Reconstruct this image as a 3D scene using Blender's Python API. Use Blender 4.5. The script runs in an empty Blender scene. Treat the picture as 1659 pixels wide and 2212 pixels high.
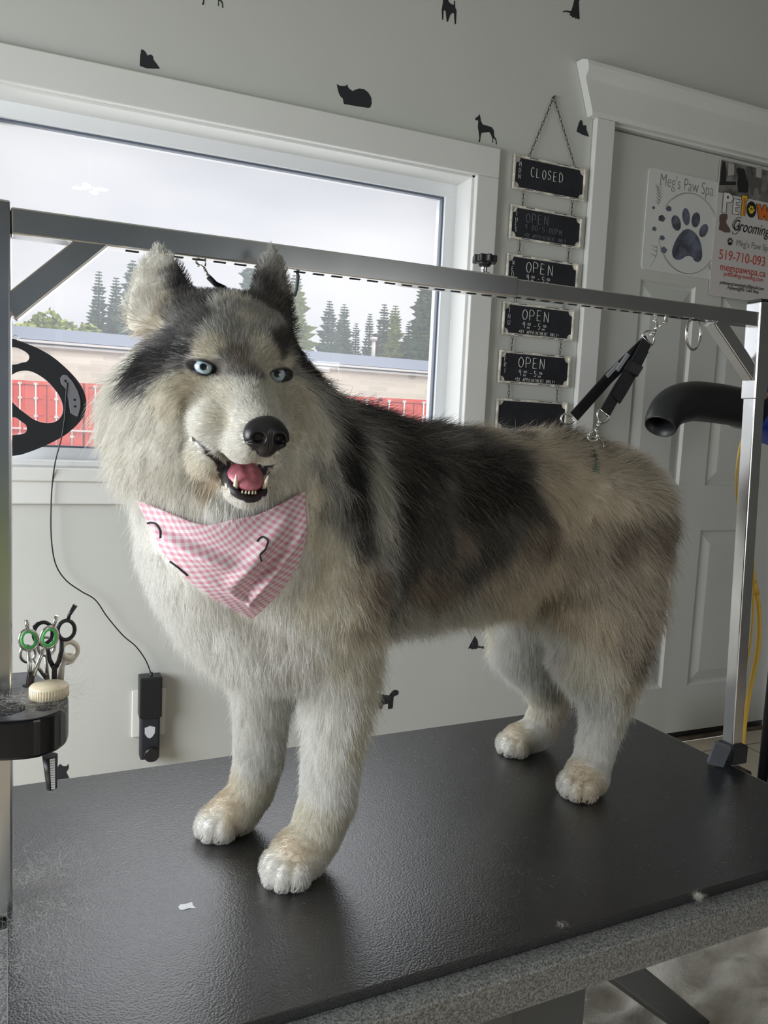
import bpy, bmesh, math, random
import numpy as np
from mathutils import Vector, Matrix

random.seed(7)
np.random.seed(7)
scene = bpy.context.scene
COL = scene.collection

# ------------------------------------------------------------------ camera
CAM_Z = 1.07
F_PX = 1700.0
R_ = np.array([0.91837285, -0.393021, 0.04610649])
U_ = np.array([-9.84758991e-04, 1.14243810e-01, 9.93452255e-01])
D_ = np.array([0.39571498, 0.91240498, -0.10453138])
cam_data = bpy.data.cameras.new('camera')
cam = bpy.data.objects.new('camera', cam_data)
COL.objects.link(cam)
cam_data.sensor_fit = 'VERTICAL'
cam_data.sensor_height = 36.0
cam_data.lens = F_PX / 2212.0 * 36.0
cam_data.clip_start = 0.02
cam_data.clip_end = 400
m = Matrix.Identity(4)
for i in range(3):
    m[i][0] = R_[i]; m[i][1] = U_[i]; m[i][2] = -D_[i]
m[2][3] = CAM_Z
cam.matrix_world = m
scene.camera = cam

def at(px, py, axis, val):
    """Point of the place seen at a pixel of the photograph, on the plane axis=val."""
    d = D_ + R_ * ((px - 829.5) / F_PX) - U_ * ((py - 1106.0) / F_PX)
    if axis == 2:
        val = val - CAM_Z
    p = d * (val / d[axis])
    return Vector((p[0], p[1], p[2] + CAM_Z))

# ------------------------------------------------------------------ view, world, lights
vs = scene.view_settings
vs.view_transform = 'Standard'
vs.look = 'None'
vs.gamma = 1.0
vs.exposure = 0.0
vs.use_curve_mapping = False
scene.cycles_curves.shape = 'RIBBONS'
scene.cycles.max_bounces = 10
scene.cycles.diffuse_bounces = 6
scene.cycles.glossy_bounces = 3
scene.cycles.transmission_bounces = 4
scene.cycles.transparent_max_bounces = 12
scene.cycles.caustics_reflective = False
scene.cycles.caustics_refractive = False
scene.cycles.sample_clamp_indirect = 4.0

world = bpy.data.worlds.new('overcast sky')
scene.world = world
world.use_nodes = True
wn = world.node_tree.nodes; wl = world.node_tree.links
wn.clear()
def wnode(t, **k):
    n = wn.new(t)
    for a, b in k.items():
        setattr(n, a, b)
    return n
w_out = wnode('ShaderNodeOutputWorld')
w_bg = wnode('ShaderNodeBackground')
w_tc = wnode('ShaderNodeTexCoord')
w_map = wnode('ShaderNodeMapping')
w_map.inputs['Scale'].default_value = (1.6, 1.6, 4.5)
w_noise = wnode('ShaderNodeTexNoise')
w_noise.inputs['Scale'].default_value = 1.15
w_noise.inputs['Detail'].default_value = 3.0
w_noise.inputs['Roughness'].default_value = 0.45
w_ramp = wnode('ShaderNodeValToRGB')
w_ramp.color_ramp.elements[0].position = 0.40
w_ramp.color_ramp.elements[0].color = (0.62, 0.645, 0.71, 1)
w_ramp.color_ramp.elements[1].position = 0.62
w_ramp.color_ramp.elements[1].color = (0.96, 0.96, 0.99, 1)
w_sep = wnode('ShaderNodeSeparateXYZ')
w_hr = wnode('ShaderNodeMapRange')
w_hr.inputs['From Min'].default_value = -0.04
w_hr.inputs['From Max'].default_value = 0.0
w_mix = wnode('ShaderNodeMixRGB')
w_mix.inputs['Color1'].default_value = (0.22, 0.23, 0.20, 1)
wl.new(w_tc.outputs['Generated'], w_map.inputs['Vector'])
wl.new(w_map.outputs['Vector'], w_noise.inputs['Vector'])
wl.new(w_noise.outputs['Fac'], w_ramp.inputs['Fac'])
wl.new(w_tc.outputs['Generated'], w_sep.inputs['Vector'])
wl.new(w_sep.outputs['Z'], w_hr.inputs['Value'])
wl.new(w_hr.outputs['Result'], w_mix.inputs['Fac'])
wl.new(w_ramp.outputs['Color'], w_mix.inputs['Color2'])
wl.new(w_mix.outputs['Color'], w_bg.inputs['Color'])
w_bg.inputs['Strength'].default_value = 1.0
wl.new(w_bg.outputs['Background'], w_out.inputs['Surface'])

def area(name, loc, direction, sx, sy, power, color):
    d = bpy.data.lights.new(name, 'AREA')
    d.shape = 'RECTANGLE'; d.size = sx; d.size_y = sy
    d.energy = power; d.color = color
    o = bpy.data.objects.new(name, d)
    COL.objects.link(o)
    o.location = loc
    o.rotation_euler = Vector(direction).to_track_quat('-Z', 'Y').to_euler()
    return o
# daylight through the big window in the left wall, through the patio door behind the
# camera, through the window in view, and the ceiling lamp whose panels mirror in the pane
area('left window daylight', (-1.62, 0.95, 1.12), (1, 0.05, -0.55), 1.7, 1.05, 72.0, (0.93, 0.97, 1.0))
area('back window daylight', (0.50, 2.36, 1.37), (0, -1, -0.25), 1.15, 0.78, 5.0, (0.93, 0.96, 1.0))

sun_d = bpy.data.lights.new('added sun fill', 'SUN'); sun_d.energy = 3.0; sun_d.angle = math.radians(50); sun_d.color = (1.0, .97, .92)  # sun added to brighten containers and trees under the overcast sky
sun_o = bpy.data.objects.new('added sun fill', sun_d); COL.objects.link(sun_o)
sun_o.rotation_euler = Vector((-.08, .55, -.83)).to_track_quat('-Z', 'Y').to_euler()

area('patio door daylight', (1.85, -2.37, 0.95), (-.12, 1, -.30), 1.0, 1.4, 17.0, (0.98, 0.98, 0.97))

# ------------------------------------------------------------------ helpers
def link(o, parent=None):
    COL.objects.link(o)
    if parent is not None:
        o.parent = parent
    return o

def tag(o, label=None, cat=None, group=None, kind=None):
    if label: o['label'] = label
    if cat: o['category'] = cat
    if group: o['group'] = group
    if kind: o['kind'] = kind
    return o

def empty(name, loc=(0, 0, 0), rz=0.0, label=None, cat=None, group=None):
    o = bpy.data.objects.new(name, None)
    o.empty_display_size = 0.05
    link(o)
    o.location = loc
    o.rotation_euler = (0, 0, rz)
    return tag(o, label, cat, group)

def copy_tree(o, parent=None):
    c = o.copy()
    COL.objects.link(c)
    c.parent = parent
    for ch in list(o.children):
        copy_tree(ch, c)
    return c

class MB:
    """collects shapes into one mesh"""
    def __init__(self):
        self.v = []; self.f = []; self.s = []; self.m = []
        self.mi = 0
    def add(self, vs_, fs, smooth=False):
        b = len(self.v)
        self.v += [tuple(p) for p in vs_]
        for f in fs:
            self.f.append(tuple(b + i for i in f)); self.s.append(smooth); self.m.append(self.mi)
        return self
    def box(self, a, b):
        (x0, y0, z0), (x1, y1, z1) = a, b
        x0, x1 = min(x0, x1), max(x0, x1); y0, y1 = min(y0, y1), max(y0, y1); z0, z1 = min(z0, z1), max(z0, z1)
        vs_ = [(x0, y0, z0), (x1, y0, z0), (x1, y1, z0), (x0, y1, z0), (x0, y0, z1), (x1, y0, z1), (x1, y1, z1), (x0, y1, z1)]
        return self.add(vs_, [(0, 3, 2, 1), (4, 5, 6, 7), (0, 1, 5, 4), (1, 2, 6, 5), (2, 3, 7, 6), (3, 0, 4, 7)])
    def bar(self, p, q, w, h, up=(0, 0, 1), w2=None, h2=None):
        """box section from p to q, w across, h along up"""
        p = Vector(p); q = Vector(q); d = (q - p).normalized()
        up = Vector(up); s = d.cross(up)
        if s.length < 1e-5: s = d.cross(Vector((1, 0, 0)))
        s.normalize(); u = s.cross(d).normalized()
        w2 = w if w2 is None else w2; h2 = h if h2 is None else h2
        vs_ = []
        for c, ww, hh in ((p, w, h), (q, w2, h2)):
            for a, b in ((-1, -1), (1, -1), (1, 1), (-1, 1)):
                vs_.append(c + s * (a * ww / 2) + u * (b * hh / 2))
        return self.add(vs_, [(3, 2, 1, 0), (4, 5, 6, 7), (0, 1, 5, 4), (1, 2, 6, 5), (2, 3, 7, 6), (3, 0, 4, 7)])
    def tube(self, pts, r, n=12, closed=False, caps=True):
        pts = [Vector(p) for p in pts]
        k = len(pts)
        rs = r if isinstance(r, (list, tuple)) else [r] * k
        ring = []
        prev = None
        for i, p in enumerate(pts):
            if closed:
                d = pts[(i + 1) % k] - pts[i - 1]
            else:
                d = pts[min(i + 1, k - 1)] - pts[max(i - 1, 0)]
            d.normalize()
            if prev is None:
                a = d.cross(Vector((0, 0, 1)))
                if a.length < 0.2: a = d.cross(Vector((0, 1, 0)))
            else:
                a = prev - d * prev.dot(d)
            a.normalize(); prev = a
            b = d.cross(a)
            ring.append([p + (a * math.cos(t) + b * math.sin(t)) * rs[i] for t in [2 * math.pi * j / n for j in range(n)]])
        vs_ = [q for rr in ring for q in rr]
        fs = []
        for i in range(k if closed else k - 1):
            i2 = (i + 1) % k
            for j in range(n):
                j2 = (j + 1) % n
                fs.append((i * n + j, i2 * n + j, i2 * n + j2, i * n + j2))
        self.add(vs_, fs, True)
        if caps and not closed:
            b = len(self.v) - len(vs_)
            self.f.append(tuple(b + j for j in range(n))); self.s.append(False); self.m.append(self.mi)
            self.f.append(tuple(b + (k - 1) * n + j for j in range(n))[::-1]); self.s.append(False); self.m.append(self.mi)
        return self
    def cyl(self, p, q, r, n=20, r2=None):
        return self.tube([p, q], [r, r if r2 is None else r2], n)
    def prism(self, poly, origin, ex, ey, ez, depth):
        """polygon (x,y) extruded by depth along ez"""
        o = Vector(origin); ex = Vector(ex); ey = Vector(ey); ez = Vector(ez)
        n = len(poly)
        a = [o + ex * x + ey * y for x, y in poly]
        b = [p + ez * depth for p in a]
        fs = [tuple(range(n))[::-1], tuple(range(n, 2 * n))]
        for i in range(n):
            j = (i + 1) % n
            fs.append((i, j, n + j, n + i))
        return self.add(a + b, fs)
    def lathe(self, prof, origin=(0, 0, 0), axis=(0, 0, 1), n=28):
        o = Vector(origin); az = Vector(axis).normalized()
        ax = az.cross(Vector((0, 1, 0)))
        if ax.length < 0.1: ax = az.cross(Vector((1, 0, 0)))
        ax.normalize(); ay = az.cross(ax)
        vs_ = []
        for r, h in prof:
            for j in range(n):
                t = 2 * math.pi * j / n
                vs_.append(o + az * h + (ax * math.cos(t) + ay * math.sin(t)) * r)
        fs = []
        for i in range(len(prof) - 1):
            for j in range(n):
                j2 = (j + 1) % n
                fs.append((i * n + j, i * n + j2, (i + 1) * n + j2, (i + 1) * n + j))
        return self.add(vs_, fs, True)
    def ellipsoid(self, c, r, n=16, rot=None):
        c = Vector(c); vs_ = []; fs = []
        for i in range(n + 1):
            th = math.pi * i / n
            for j in range(2 * n):
                ph = math.pi * j / n
                p = Vector((r[0] * math.sin(th) * math.cos(ph), r[1] * math.sin(th) * math.sin(ph), r[2] * math.cos(th)))
                if rot is not None: p = rot @ p
                vs_.append(c + p)
        for i in range(n):
            for j in range(2 * n):
                j2 = (j + 1) % (2 * n)
                fs.append((i * 2 * n + j, (i + 1) * 2 * n + j, (i + 1) * 2 * n + j2, i * 2 * n + j2))
        return self.add(vs_, fs, True)
    def build(self, name, mats, parent=None, bevel=0.0, seg=2, recenter=True, clean=False):
        me = bpy.data.meshes.new(name)
        off = Vector((0, 0, 0))
        me.from_pydata(self.v, [], self.f)
        if not isinstance(mats, (list, tuple)): mats = [mats]
        for mt in mats: me.materials.append(mt)
        me.polygons.foreach_set('use_smooth', self.s)
        me.polygons.foreach_set('material_index', self.m)
        me.validate(); me.update()
        bm_ = bmesh.new(); bm_.from_mesh(me)
        if clean: bmesh.ops.remove_doubles(bm_, verts=bm_.verts, dist=1e-6)
        bmesh.ops.recalc_face_normals(bm_, faces=bm_.faces)
        bm_.to_mesh(me); bm_.free()
        o = bpy.data.objects.new(name, me)
        link(o, parent)
        if bevel > 0:
            md = o.modifiers.new('bevel', 'BEVEL'); md.width = bevel; md.segments = seg
            md.limit_method = 'ANGLE'; md.angle_limit = math.radians(40)
            md.harden_normals = False
        return o

def P(mat):
    return mat.node_tree.nodes['Principled BSDF']

def mat(name, col, rough=0.5, metal=0.0, noise=None, bump=None, spec=None, coat=0.0, emit=None):
    """principled material; noise=(scale, amount, detail) varies the colour; bump=(kind, scale, strength, distance)"""
    m_ = bpy.data.materials.new(name)
    m_.use_nodes = True
    nt = m_.node_tree; b = P(m_)
    b.inputs['Base Color'].default_value = (*col, 1)
    b.inputs['Roughness'].default_value = rough
    b.inputs['Metallic'].default_value = metal
    if spec is not None: b.inputs['Specular IOR Level'].default_value = spec
    if coat: b.inputs['Coat Weight'].default_value = coat
    if emit:
        b.inputs['Emission Color'].default_value = (*emit[0], 1); b.inputs['Emission Strength'].default_value = emit[1]
    tc = nt.nodes.new('ShaderNodeTexCoord')
    if noise:
        n = nt.nodes.new('ShaderNodeTexNoise'); n.inputs['Scale'].default_value = noise[0]; n.inputs['Detail'].default_value = noise[2]
        r = nt.nodes.new('ShaderNodeValToRGB')
        lo = [c * (1 - noise[1]) for c in col]; hi = [min(1, c * (1 + noise[1])) for c in col]
        r.color_ramp.elements[0].color = (*lo, 1); r.color_ramp.elements[1].color = (*hi, 1)
        r.color_ramp.elements[0].position = 0.35; r.color_ramp.elements[1].position = 0.65
        nt.links.new(tc.outputs['Object'], n.inputs['Vector'])
        nt.links.new(n.outputs['Fac'], r.inputs['Fac'])
        nt.links.new(r.outputs['Color'], b.inputs['Base Color'])
    if bump:
        if bump[0] == 'voronoi':
            n = nt.nodes.new('ShaderNodeTexVoronoi'); n.feature = 'DISTANCE_TO_EDGE'; out = n.outputs['Distance']
        else:
            n = nt.nodes.new('ShaderNodeTexNoise'); n.inputs['Detail'].default_value = 4; out = n.outputs['Fac']
        n.inputs['Scale'].default_value = bump[1]
        bp = nt.nodes.new('ShaderNodeBump'); bp.inputs['Strength'].default_value = bump[2]; bp.inputs['Distance'].default_value = bump[3]
        nt.links.new(tc.outputs['Object'], n.inputs['Vector'])
        nt.links.new(out, bp.inputs['Height'])
        nt.links.new(bp.outputs['Normal'], b.inputs['Normal'])
    return m_

M = {}
M['wall'] = mat('wall paint', (0.56, 0.57, 0.545), 0.75, noise=(2.2, 0.02, 3), bump=('noise', 60, 0.05, 0.002))
M['ceiling'] = mat('ceiling paint', (0.50, 0.50, 0.46), 0.85)
M['wall_dark'] = mat('slate grey paint', (0.058, 0.070, 0.098), 0.7)
M['wall_mid'] = mat('grey paint', (0.065, 0.065, 0.065), 0.75)
M['trim'] = mat('white gloss trim', (0.70, 0.705, 0.69), 0.38, noise=(5, 0.015, 2))
M['vinyl'] = mat('window vinyl', (0.78, 0.80, 0.83), 0.35)
M['gasket'] = mat('dark window gasket', (0.10, 0.12, 0.16), 0.6)
M['door'] = mat('door paint', (0.56, 0.57, 0.54), 0.42, noise=(3, 0.02, 2))
M['black'] = mat('black plastic', (0.012, 0.013, 0.016), 0.38)
M['blackmatte'] = mat('matt black vinyl', (0.015, 0.017, 0.022), 0.65)
M['steel'] = mat('satin steel tube', (0.76, 0.76, 0.76), 0.20, 1.0, noise=(14, 0.06, 3))
M['chrome'] = mat('chrome', (0.75, 0.75, 0.75), 0.12, 1.0)
M['slot'] = mat('dark slot', (0.01, 0.01, 0.012), 0.8)
M['hammer'] = mat('hammertone steel paint', (0.215, 0.222, 0.218), 0.38, 0.30, noise=(430, 0.55, 3), bump=('noise', 420, 0.5, 0.001))
M['dirt'] = mat('dark gap', (0.02, 0.018, 0.016), 0.9)
# ------------------------------------------------------------------ room shell
WY = 2.07            # inner face of the wall with the window and the door
WT = 0.16            # its thickness
ZC = 2.75            # ceiling
XL, XR, YF = -1.60, 2.95, -2.40
WX0, WX1, WZ0, WZ1 = -0.95, 1.135, 0.945, 1.810      # clear window opening
DX0, DX1, DZ1 = 1.598, 2.530, 2.035                 # door opening

def struct(mb, name, m_, **k):
    o = mb.build(name, m_, **k)
    o['kind'] = 'structure'
    return o

tile = mat('beige floor tile', (0.46, 0.40, 0.32), 0.35, noise=(3.5, 0.16, 4))
nt = tile.node_tree
br = nt.nodes.new('ShaderNodeTexBrick'); tcn = nt.nodes.new('ShaderNodeTexCoord')
br.offset = 0.0; br.inputs['Scale'].default_value = 1.0
br.inputs['Brick Width'].default_value = 0.33; br.inputs['Row Height'].default_value = 0.33
br.inputs['Mortar Size'].default_value = 0.004
br.inputs['Color1'].default_value = (0.60, 0.52, 0.41, 1); br.inputs['Color2'].default_value = (0.55, 0.47, 0.38, 1)
br.inputs['Mortar'].default_value = (0.22, 0.19, 0.16, 1)
nt.links.new(tcn.outputs['Object'], br.inputs['Vector'])
mx = nt.nodes.new('ShaderNodeMixRGB'); mx.blend_type = 'MULTIPLY'; mx.inputs['Fac'].default_value = 1.0
src = P(tile).inputs['Base Color'].links[0].from_socket
sc_ = nt.nodes.new('ShaderNodeMixRGB'); sc_.inputs['Fac'].default_value = 0.0
gain = nt.nodes.new('ShaderNodeMixRGB'); gain.blend_type = 'ADD'; gain.inputs['Fac'].default_value = 1.0
gain.inputs['Color2'].default_value = (0.5, 0.55, 0.6, 1)
nt.links.new(src, gain.inputs['Color1'])
nt.links.new(br.outputs['Color'], mx.inputs['Color1']); nt.links.new(gain.outputs['Color'], mx.inputs['Color2'])
nt.links.new(mx.outputs['Color'], P(tile).inputs['Base Color'])

struct(MB().box((XL, YF, -0.12), (XR, WY, 0.0)), 'floor', tile)
struct(MB().box((XL - .15, YF - .15, ZC), (XR + .15, WY + WT, ZC + 0.1)), 'ceiling', M['ceiling'])
w = MB()
w.box((XL - .15, WY, -0.12), (WX0, WY + WT, ZC))
w.box((WX0, WY, -0.12), (WX1, WY + WT, WZ0))
w.box((WX0, WY, WZ1), (WX1, WY + WT, ZC))
w.box((WX1, WY, -0.12), (DX0, WY + WT, ZC))
w.box((DX0, WY, DZ1), (DX1, WY + WT, ZC))
w.box((DX1, WY, -0.12), (XR + .15, WY + WT, ZC))
struct(w, 'wall_back', M['wall'])
w = MB()
w.box((XL - .15, YF, -0.12), (XL, -0.05, ZC)); w.box((XL - .15, 1.75, -0.12), (XL, WY, ZC))
w.box((XL - .15, -0.05, -0.12), (XL, 1.75, 0.55)); w.box((XL - .15, -0.05, 1.75), (XL, 1.75, ZC))
struct(w, 'wall_left', M['wall'])
struct(MB().box((XR, YF, -0.12), (XR + .15, WY, ZC)), 'wall_right', M['wall_mid'])
w = MB()
PX0, PX1 = -0.9, 2.45
w.box((XL - .15, YF - .15, -0.12), (PX0, YF, ZC)); w.box((PX1, YF - .15, -0.12), (XR + .15, YF, ZC))
w.box((PX0, YF - .15, 2.45), (PX1, YF, ZC)); w.box((PX0, YF - .15, -0.12), (PX1, YF, 0.0))
struct(w, 'wall_front', M['wall_dark'])

# window in view: jamb liner, casing, stool, sash, pane
wt = MB()
t = 0.012
wt.box((WX0, WY - .002, WZ0), (WX0 + t, WY + WT, WZ1)); wt.box((WX1 - t, WY - .002, WZ0), (WX1, WY + WT, WZ1))
wt.box((WX0, WY - .002, WZ1 - t), (WX1, WY + WT, WZ1)); wt.box((WX0, WY - .002, WZ0), (WX1, WY + WT, WZ0 + t))
struct(wt, 'trim_1', M['trim'], bevel=0.0015)
cs = MB()
CW = 0.068
cs.box((WX0 - CW, WY - .02, WZ1 - .006), (WX1 + CW, WY - .001, WZ1 + CW + .008))
cs.box((WX1 - .004, WY - .02, WZ0 - .03), (WX1 + CW, WY - .001, WZ1 - .006))
cs.box((WX0 - CW, WY - .02, WZ0 - .03), (WX0 + .004, WY - .001, WZ1 - .006))
struct(cs, 'trim_2', M['trim'], bevel=0.003)
st = MB()
st.box((WX0 - CW - .02, WY - .030, WZ0 - .036), (WX1 + CW, WY - .001, WZ0 - .004))
st.box((WX0 - CW, WY - .018, WZ0 - .092), (WX1 + CW, WY - .001, WZ0 - .036))
struct(st, 'trim_3', M['trim'], bevel=0.004)
SY = WY + 0.085
fr = MB()
FW = 0.036
e_ = .0006
fr.box((WX0 + t, SY + e_, WZ0 + t + FW * .8), (WX0 + t + FW, SY + .06, WZ1 - t - FW)); fr.box((WX1 - t - FW, SY + e_, WZ0 + t + FW * .8), (WX1 - t, SY + .06, WZ1 - t - FW))
fr.box((WX0 + t, SY, WZ1 - t - FW), (WX1 - t, SY + .06, WZ1 - t)); fr.box((WX0 + t, SY, WZ0 + t), (WX1 - t, SY + .06, WZ0 + t + FW * .8))
win = struct(fr, 'window_1', M['vinyl'], bevel=0.0)
gk = MB()
gx0, gx1, gz0, gz1 = WX0 + t + FW, WX1 - t - FW, WZ0 + t + FW * .8, WZ1 - t - FW
for a, b in (((gx0, SY + .012, gz0 + .005), (gx0 + .005, SY + .03, gz1 - .005)), ((gx1 - .005, SY + .012, gz0 + .005), (gx1, SY + .03, gz1 - .005)),
             ((gx0, SY + .012, gz1 - .005), (gx1, SY + .03, gz1)), ((gx0, SY + .012, gz0), (gx1, SY + .03, gz0 + .005))):
    gk.box(a, b)
gk.build('window_gasket', M['gasket'], win)
glass = bpy.data.materials.new('glare veiled window glass'); glass.use_nodes = True
gn = glass.node_tree.nodes; gl = glass.node_tree.links; gn.clear()
go = gn.new('ShaderNodeOutputMaterial'); tr = gn.new('ShaderNodeBsdfTransparent'); gg = gn.new('ShaderNodeBsdfGlossy'); tl = gn.new('ShaderNodeBsdfTranslucent')
gg.inputs['Roughness'].default_value = 0.0; tl.inputs['Color'].default_value = (0.95, 0.97, 1.0, 1)
m1 = gn.new('ShaderNodeMixShader'); m1.inputs['Fac'].default_value = 0.075  # translucent share puts a pale veil of glare into the pane
m2 = gn.new('ShaderNodeMixShader'); m2.inputs['Fac'].default_value = 0.055
gl.new(tr.outputs[0], m1.inputs[1]); gl.new(tl.outputs[0], m1.inputs[2])
gl.new(m1.outputs[0], m2.inputs[1]); gl.new(gg.outputs[0], m2.inputs[2]); gl.new(m2.outputs[0], go.inputs['Surface'])
MB().box((gx0 + .001, SY + .018, gz0 + .001), (gx1 - .001, SY + .0182, gz1 - .001)).build('window_pane', glass, win)

# left wall window frame and patio door frame (out of view, seen in reflections)
lf = MB()
for a, b in (((XL - .1, -.05, .55), (XL + .01, .0, 1.75)), ((XL - .1, 1.70, .55), (XL + .01, 1.75, 1.75)), ((XL - .1, -.05, .55), (XL + .01, 1.75, .60)),
             ((XL - .1, -.05, 1.70), (XL + .01, 1.75, 1.75))):
    lf.box(a, b)
struct(lf, 'window_2', M['vinyl'], bevel=0.003)
pf = MB()
for a, b in (((PX0, YF - .1, 0), (PX0 + .06, YF + .01, 2.45)), ((PX1 - .06, YF - .1, 0), (PX1, YF + .01, 2.45)), ((PX0, YF - .1, 2.39), (PX1, YF + .01, 2.45)),
             ((.07, YF - .08, 0), (.13, YF, 2.45))):
    pf.box(a, b)
struct(pf, 'door_2', M['vinyl'], bevel=0.003)

# door casing and head with its crown
dc = MB()
CX0 = 1.529
dc.box((CX0, WY - .022, 0.0), (DX0, WY - .001, DZ1)); dc.box((DX1, WY - .022, 0.0), (DX1 + .069, WY - .001, DZ1))
struct(dc, 'trim_4', M['trim'], bevel=0.003)
dh = MB()
prof = [(0.0, DZ1), (0.024, DZ1), (0.027, DZ1 + .012), (0.027, DZ1 + .10), (0.044, DZ1 + .112), (0.050, DZ1 + .128), (0.050, DZ1 + .140), (0.030, DZ1 + .148), (0.0, DZ1 + .150)]
hx0, hx1 = CX0 - .022, DX1 + .09
n = len(prof)
vsl = []
for k, (d, z) in enumerate(prof):
    e = max(0, (z - DZ1)) * 0.36
    vsl.append((hx0 - e, WY - .0005 - d, z))
vsr = [(hx1 + max(0, (z - DZ1)) * .36, WY - .0005 - d, z) for d, z in prof]
dh.add(vsl + vsr, [tuple(range(n)), tuple(range(n, 2 * n))[::-1]] + [(i, (i + 1) % n, n + (i + 1) % n, n + i) for i in range(n)])
struct(dh, 'trim_5', M['trim'], bevel=0.002)
js = MB()
js.box((DX0, WY - .004, 0), (DX0 + .006, WY + WT, DZ1)); js.box((DX1 - .006, WY - .004, 0), (DX1, WY + WT, DZ1)); js.box((DX0, WY - .004, DZ1 - .006), (DX1, WY + WT, DZ1))
js.box((DX0 + .006, WY + .052, 0.03), (DX0 + .02, WY + .07, DZ1)); js.box((DX0, WY + .052, DZ1 - .02), (DX1, WY + .07, DZ1))
struct(js, 'trim_6', M['trim'])

# six panel door leaf: raised panels made of real relief
DY = WY + 0.012
dl = MB()
lx0, lx1, lz0, lz1 = DX0 + .009, DX1 - .009, 0.035, DZ1 - .012
pcols = [(1.770, 2.003), (2.120, 2.366)]
prows = [(0.205, 0.768), (0.925, 1.592), (1.700, 1.905)]
xs = sorted({lx0, lx1, *[v_ for c in pcols for v_ in c]})
zs = sorted({lz0, lz1, *[v_ for c in prows for v_ in c]})
for i in range(len(xs) - 1):
    for j in range(len(zs) - 1):
        xa, xb, za, zb = xs[i], xs[i + 1], zs[j], zs[j + 1]
        if (xa, xb) in pcols and (za, zb) in prows:
            rings = []
            for ins, dep in ((0, 0), (.008, .009), (.016, .009), (.020, .0075), (.050, .001), (.052, .001)):
                rings.append([(xa + ins, DY + dep, za + ins), (xb - ins, DY + dep, za + ins), (xb - ins, DY + dep, zb - ins), (xa + ins, DY + dep, zb - ins)])
            vv = [p for r_ in rings for p in r_]
            ff = []
            for r_ in range(len(rings) - 1):
                for k in range(4):
                    k2 = (k + 1) % 4
                    ff.append((r_ * 4 + k, r_ * 4 + k2, (r_ + 1) * 4 + k2, (r_ + 1) * 4 + k))
            ff.append(tuple(len(vv) - 4 + k for k in range(4)))
            dl.add(vv, ff)
        else:
            dl.add([(xa, DY, za), (xb, DY, za), (xb, DY, zb), (xa, DY, zb)], [(0, 1, 2, 3)])
dl.add([(lx0, DY, lz0), (lx1, DY, lz0), (lx1, DY, lz1), (lx0, DY, lz1), (lx0, DY + .035, lz0), (lx1, DY + .035, lz0), (lx1, DY + .035, lz1), (lx0, DY + .035, lz1)],
       [(0, 4, 5, 1), (1, 5, 6, 2), (2, 6, 7, 3), (3, 7, 4, 0), (4, 7, 6, 5)])
door = struct(dl, 'door_1', M['door'], clean=True)
MB().box((lx0, DY + .006, .008), (lx1, DY + .03, .034)).build('door_sweep', M['black'], door)
th = MB().box((DX0, WY + .001, 0.0), (DX1, WY + WT, 0.012)); struct(th, 'trim_7', mat('worn brown threshold', (0.10, 0.075, 0.05), 0.6, noise=(20, .4, 3)), bevel=.003)

# ------------------------------------------------------------------ outside
GZ = -0.43
ground = mat('gravel lot', (0.36, 0.35, 0.33), 0.95, noise=(0.6, 0.12, 6))
struct(MB().box((-60, WY + WT + .01, GZ - .1), (160, 160, GZ)), 'ground', ground)
lawn = mat('lawn green', (0.16, 0.20, 0.045), 0.95, noise=(4, 0.3, 6))
struct(MB().box((-14, -60, GZ - .1), (16, YF - .16, -0.2)), 'lawn', lawn)
siding = mat('slate blue siding', (0.20, 0.24, 0.32), 0.8)
struct(MB().box((-3.5, -5.2, 2.50), (4.5, YF - .151, 2.60)), 'added_sun_baffle', M['wall_dark'])  # unseen roof added to keep sun out and darken the bar's reflection
sh = empty('shed', (1.0, -12.0, -0.2), label='unseen slate blue block added across the lawn for steel reflections', cat='shed')  # made-up building: gives the steel a grey blue reflection, hides sky
MB().box((-8, -2, 0), (8, 2, 4.2)).build('siding', siding, sh)
MB().prism([(-2.4, 4.2), (2.4, 4.2), (0, 5.8)], (-8.4, 0, 0), (0, 1, 0), (0, 0, 1), (1, 0, 0), 16.8).build('roof', M['gasket'], sh)

# building across the lot
brick = mat('pale stone veneer', (0.56, 0.50, 0.44), 0.9)
nt = brick.node_tree
br = nt.nodes.new('ShaderNodeTexBrick'); tcn = nt.nodes.new('ShaderNodeTexCoord'); mp = nt.nodes.new('ShaderNodeMapping')
mp.inputs['Rotation'].default_value = (math.radians(90), 0, 0)
br.inputs['Scale'].default_value = 1.0; br.inputs['Brick Width'].default_value = 1.3; br.inputs['Row Height'].default_value = 0.32
br.inputs['Mortar Size'].default_value = 0.02
br.inputs['Color1'].default_value = (0.80, 0.72, 0.60, 1); br.inputs['Color2'].default_value = (0.64, 0.57, 0.49, 1); br.inputs['Mortar'].default_value = (0.76, 0.70, 0.61, 1)
nt.links.new(tcn.outputs['Object'], mp.inputs['Vector']); nt.links.new(mp.outputs['Vector'], br.inputs['Vector']); nt.links.new(br.outputs['Color'], P(brick).inputs['Base Color'])
BY = 46.0
bl = empty('warehouse', (12, BY, GZ), label='long low pale stone building beyond the red containers', cat='building')
ztop = at(31, 704, 1, BY).z - GZ
MB().box((-30, 0, 0), (60, 14, ztop - 0.9)).build('wall', brick, bl)
MB().box((-30.2, -0.25, ztop - 0.62), (60.2, 14.2, ztop)).build('roof_fascia', mat('blue grey fascia', (0.36, 0.43, 0.55), 0.6), bl)
gt = MB(); gt.box((-30.2, -0.32, ztop - .78), (60, 0.1, ztop - .66)); gt.box((-30.2, -0.2, ztop - .98), (60, 0.1, ztop - .86))
gt.build('gutter', mat('white gutter', (0.75, 0.74, 0.74), 0.5), bl)
pv = MB(); q = at(806, 770, 1, BY + 3)
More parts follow.
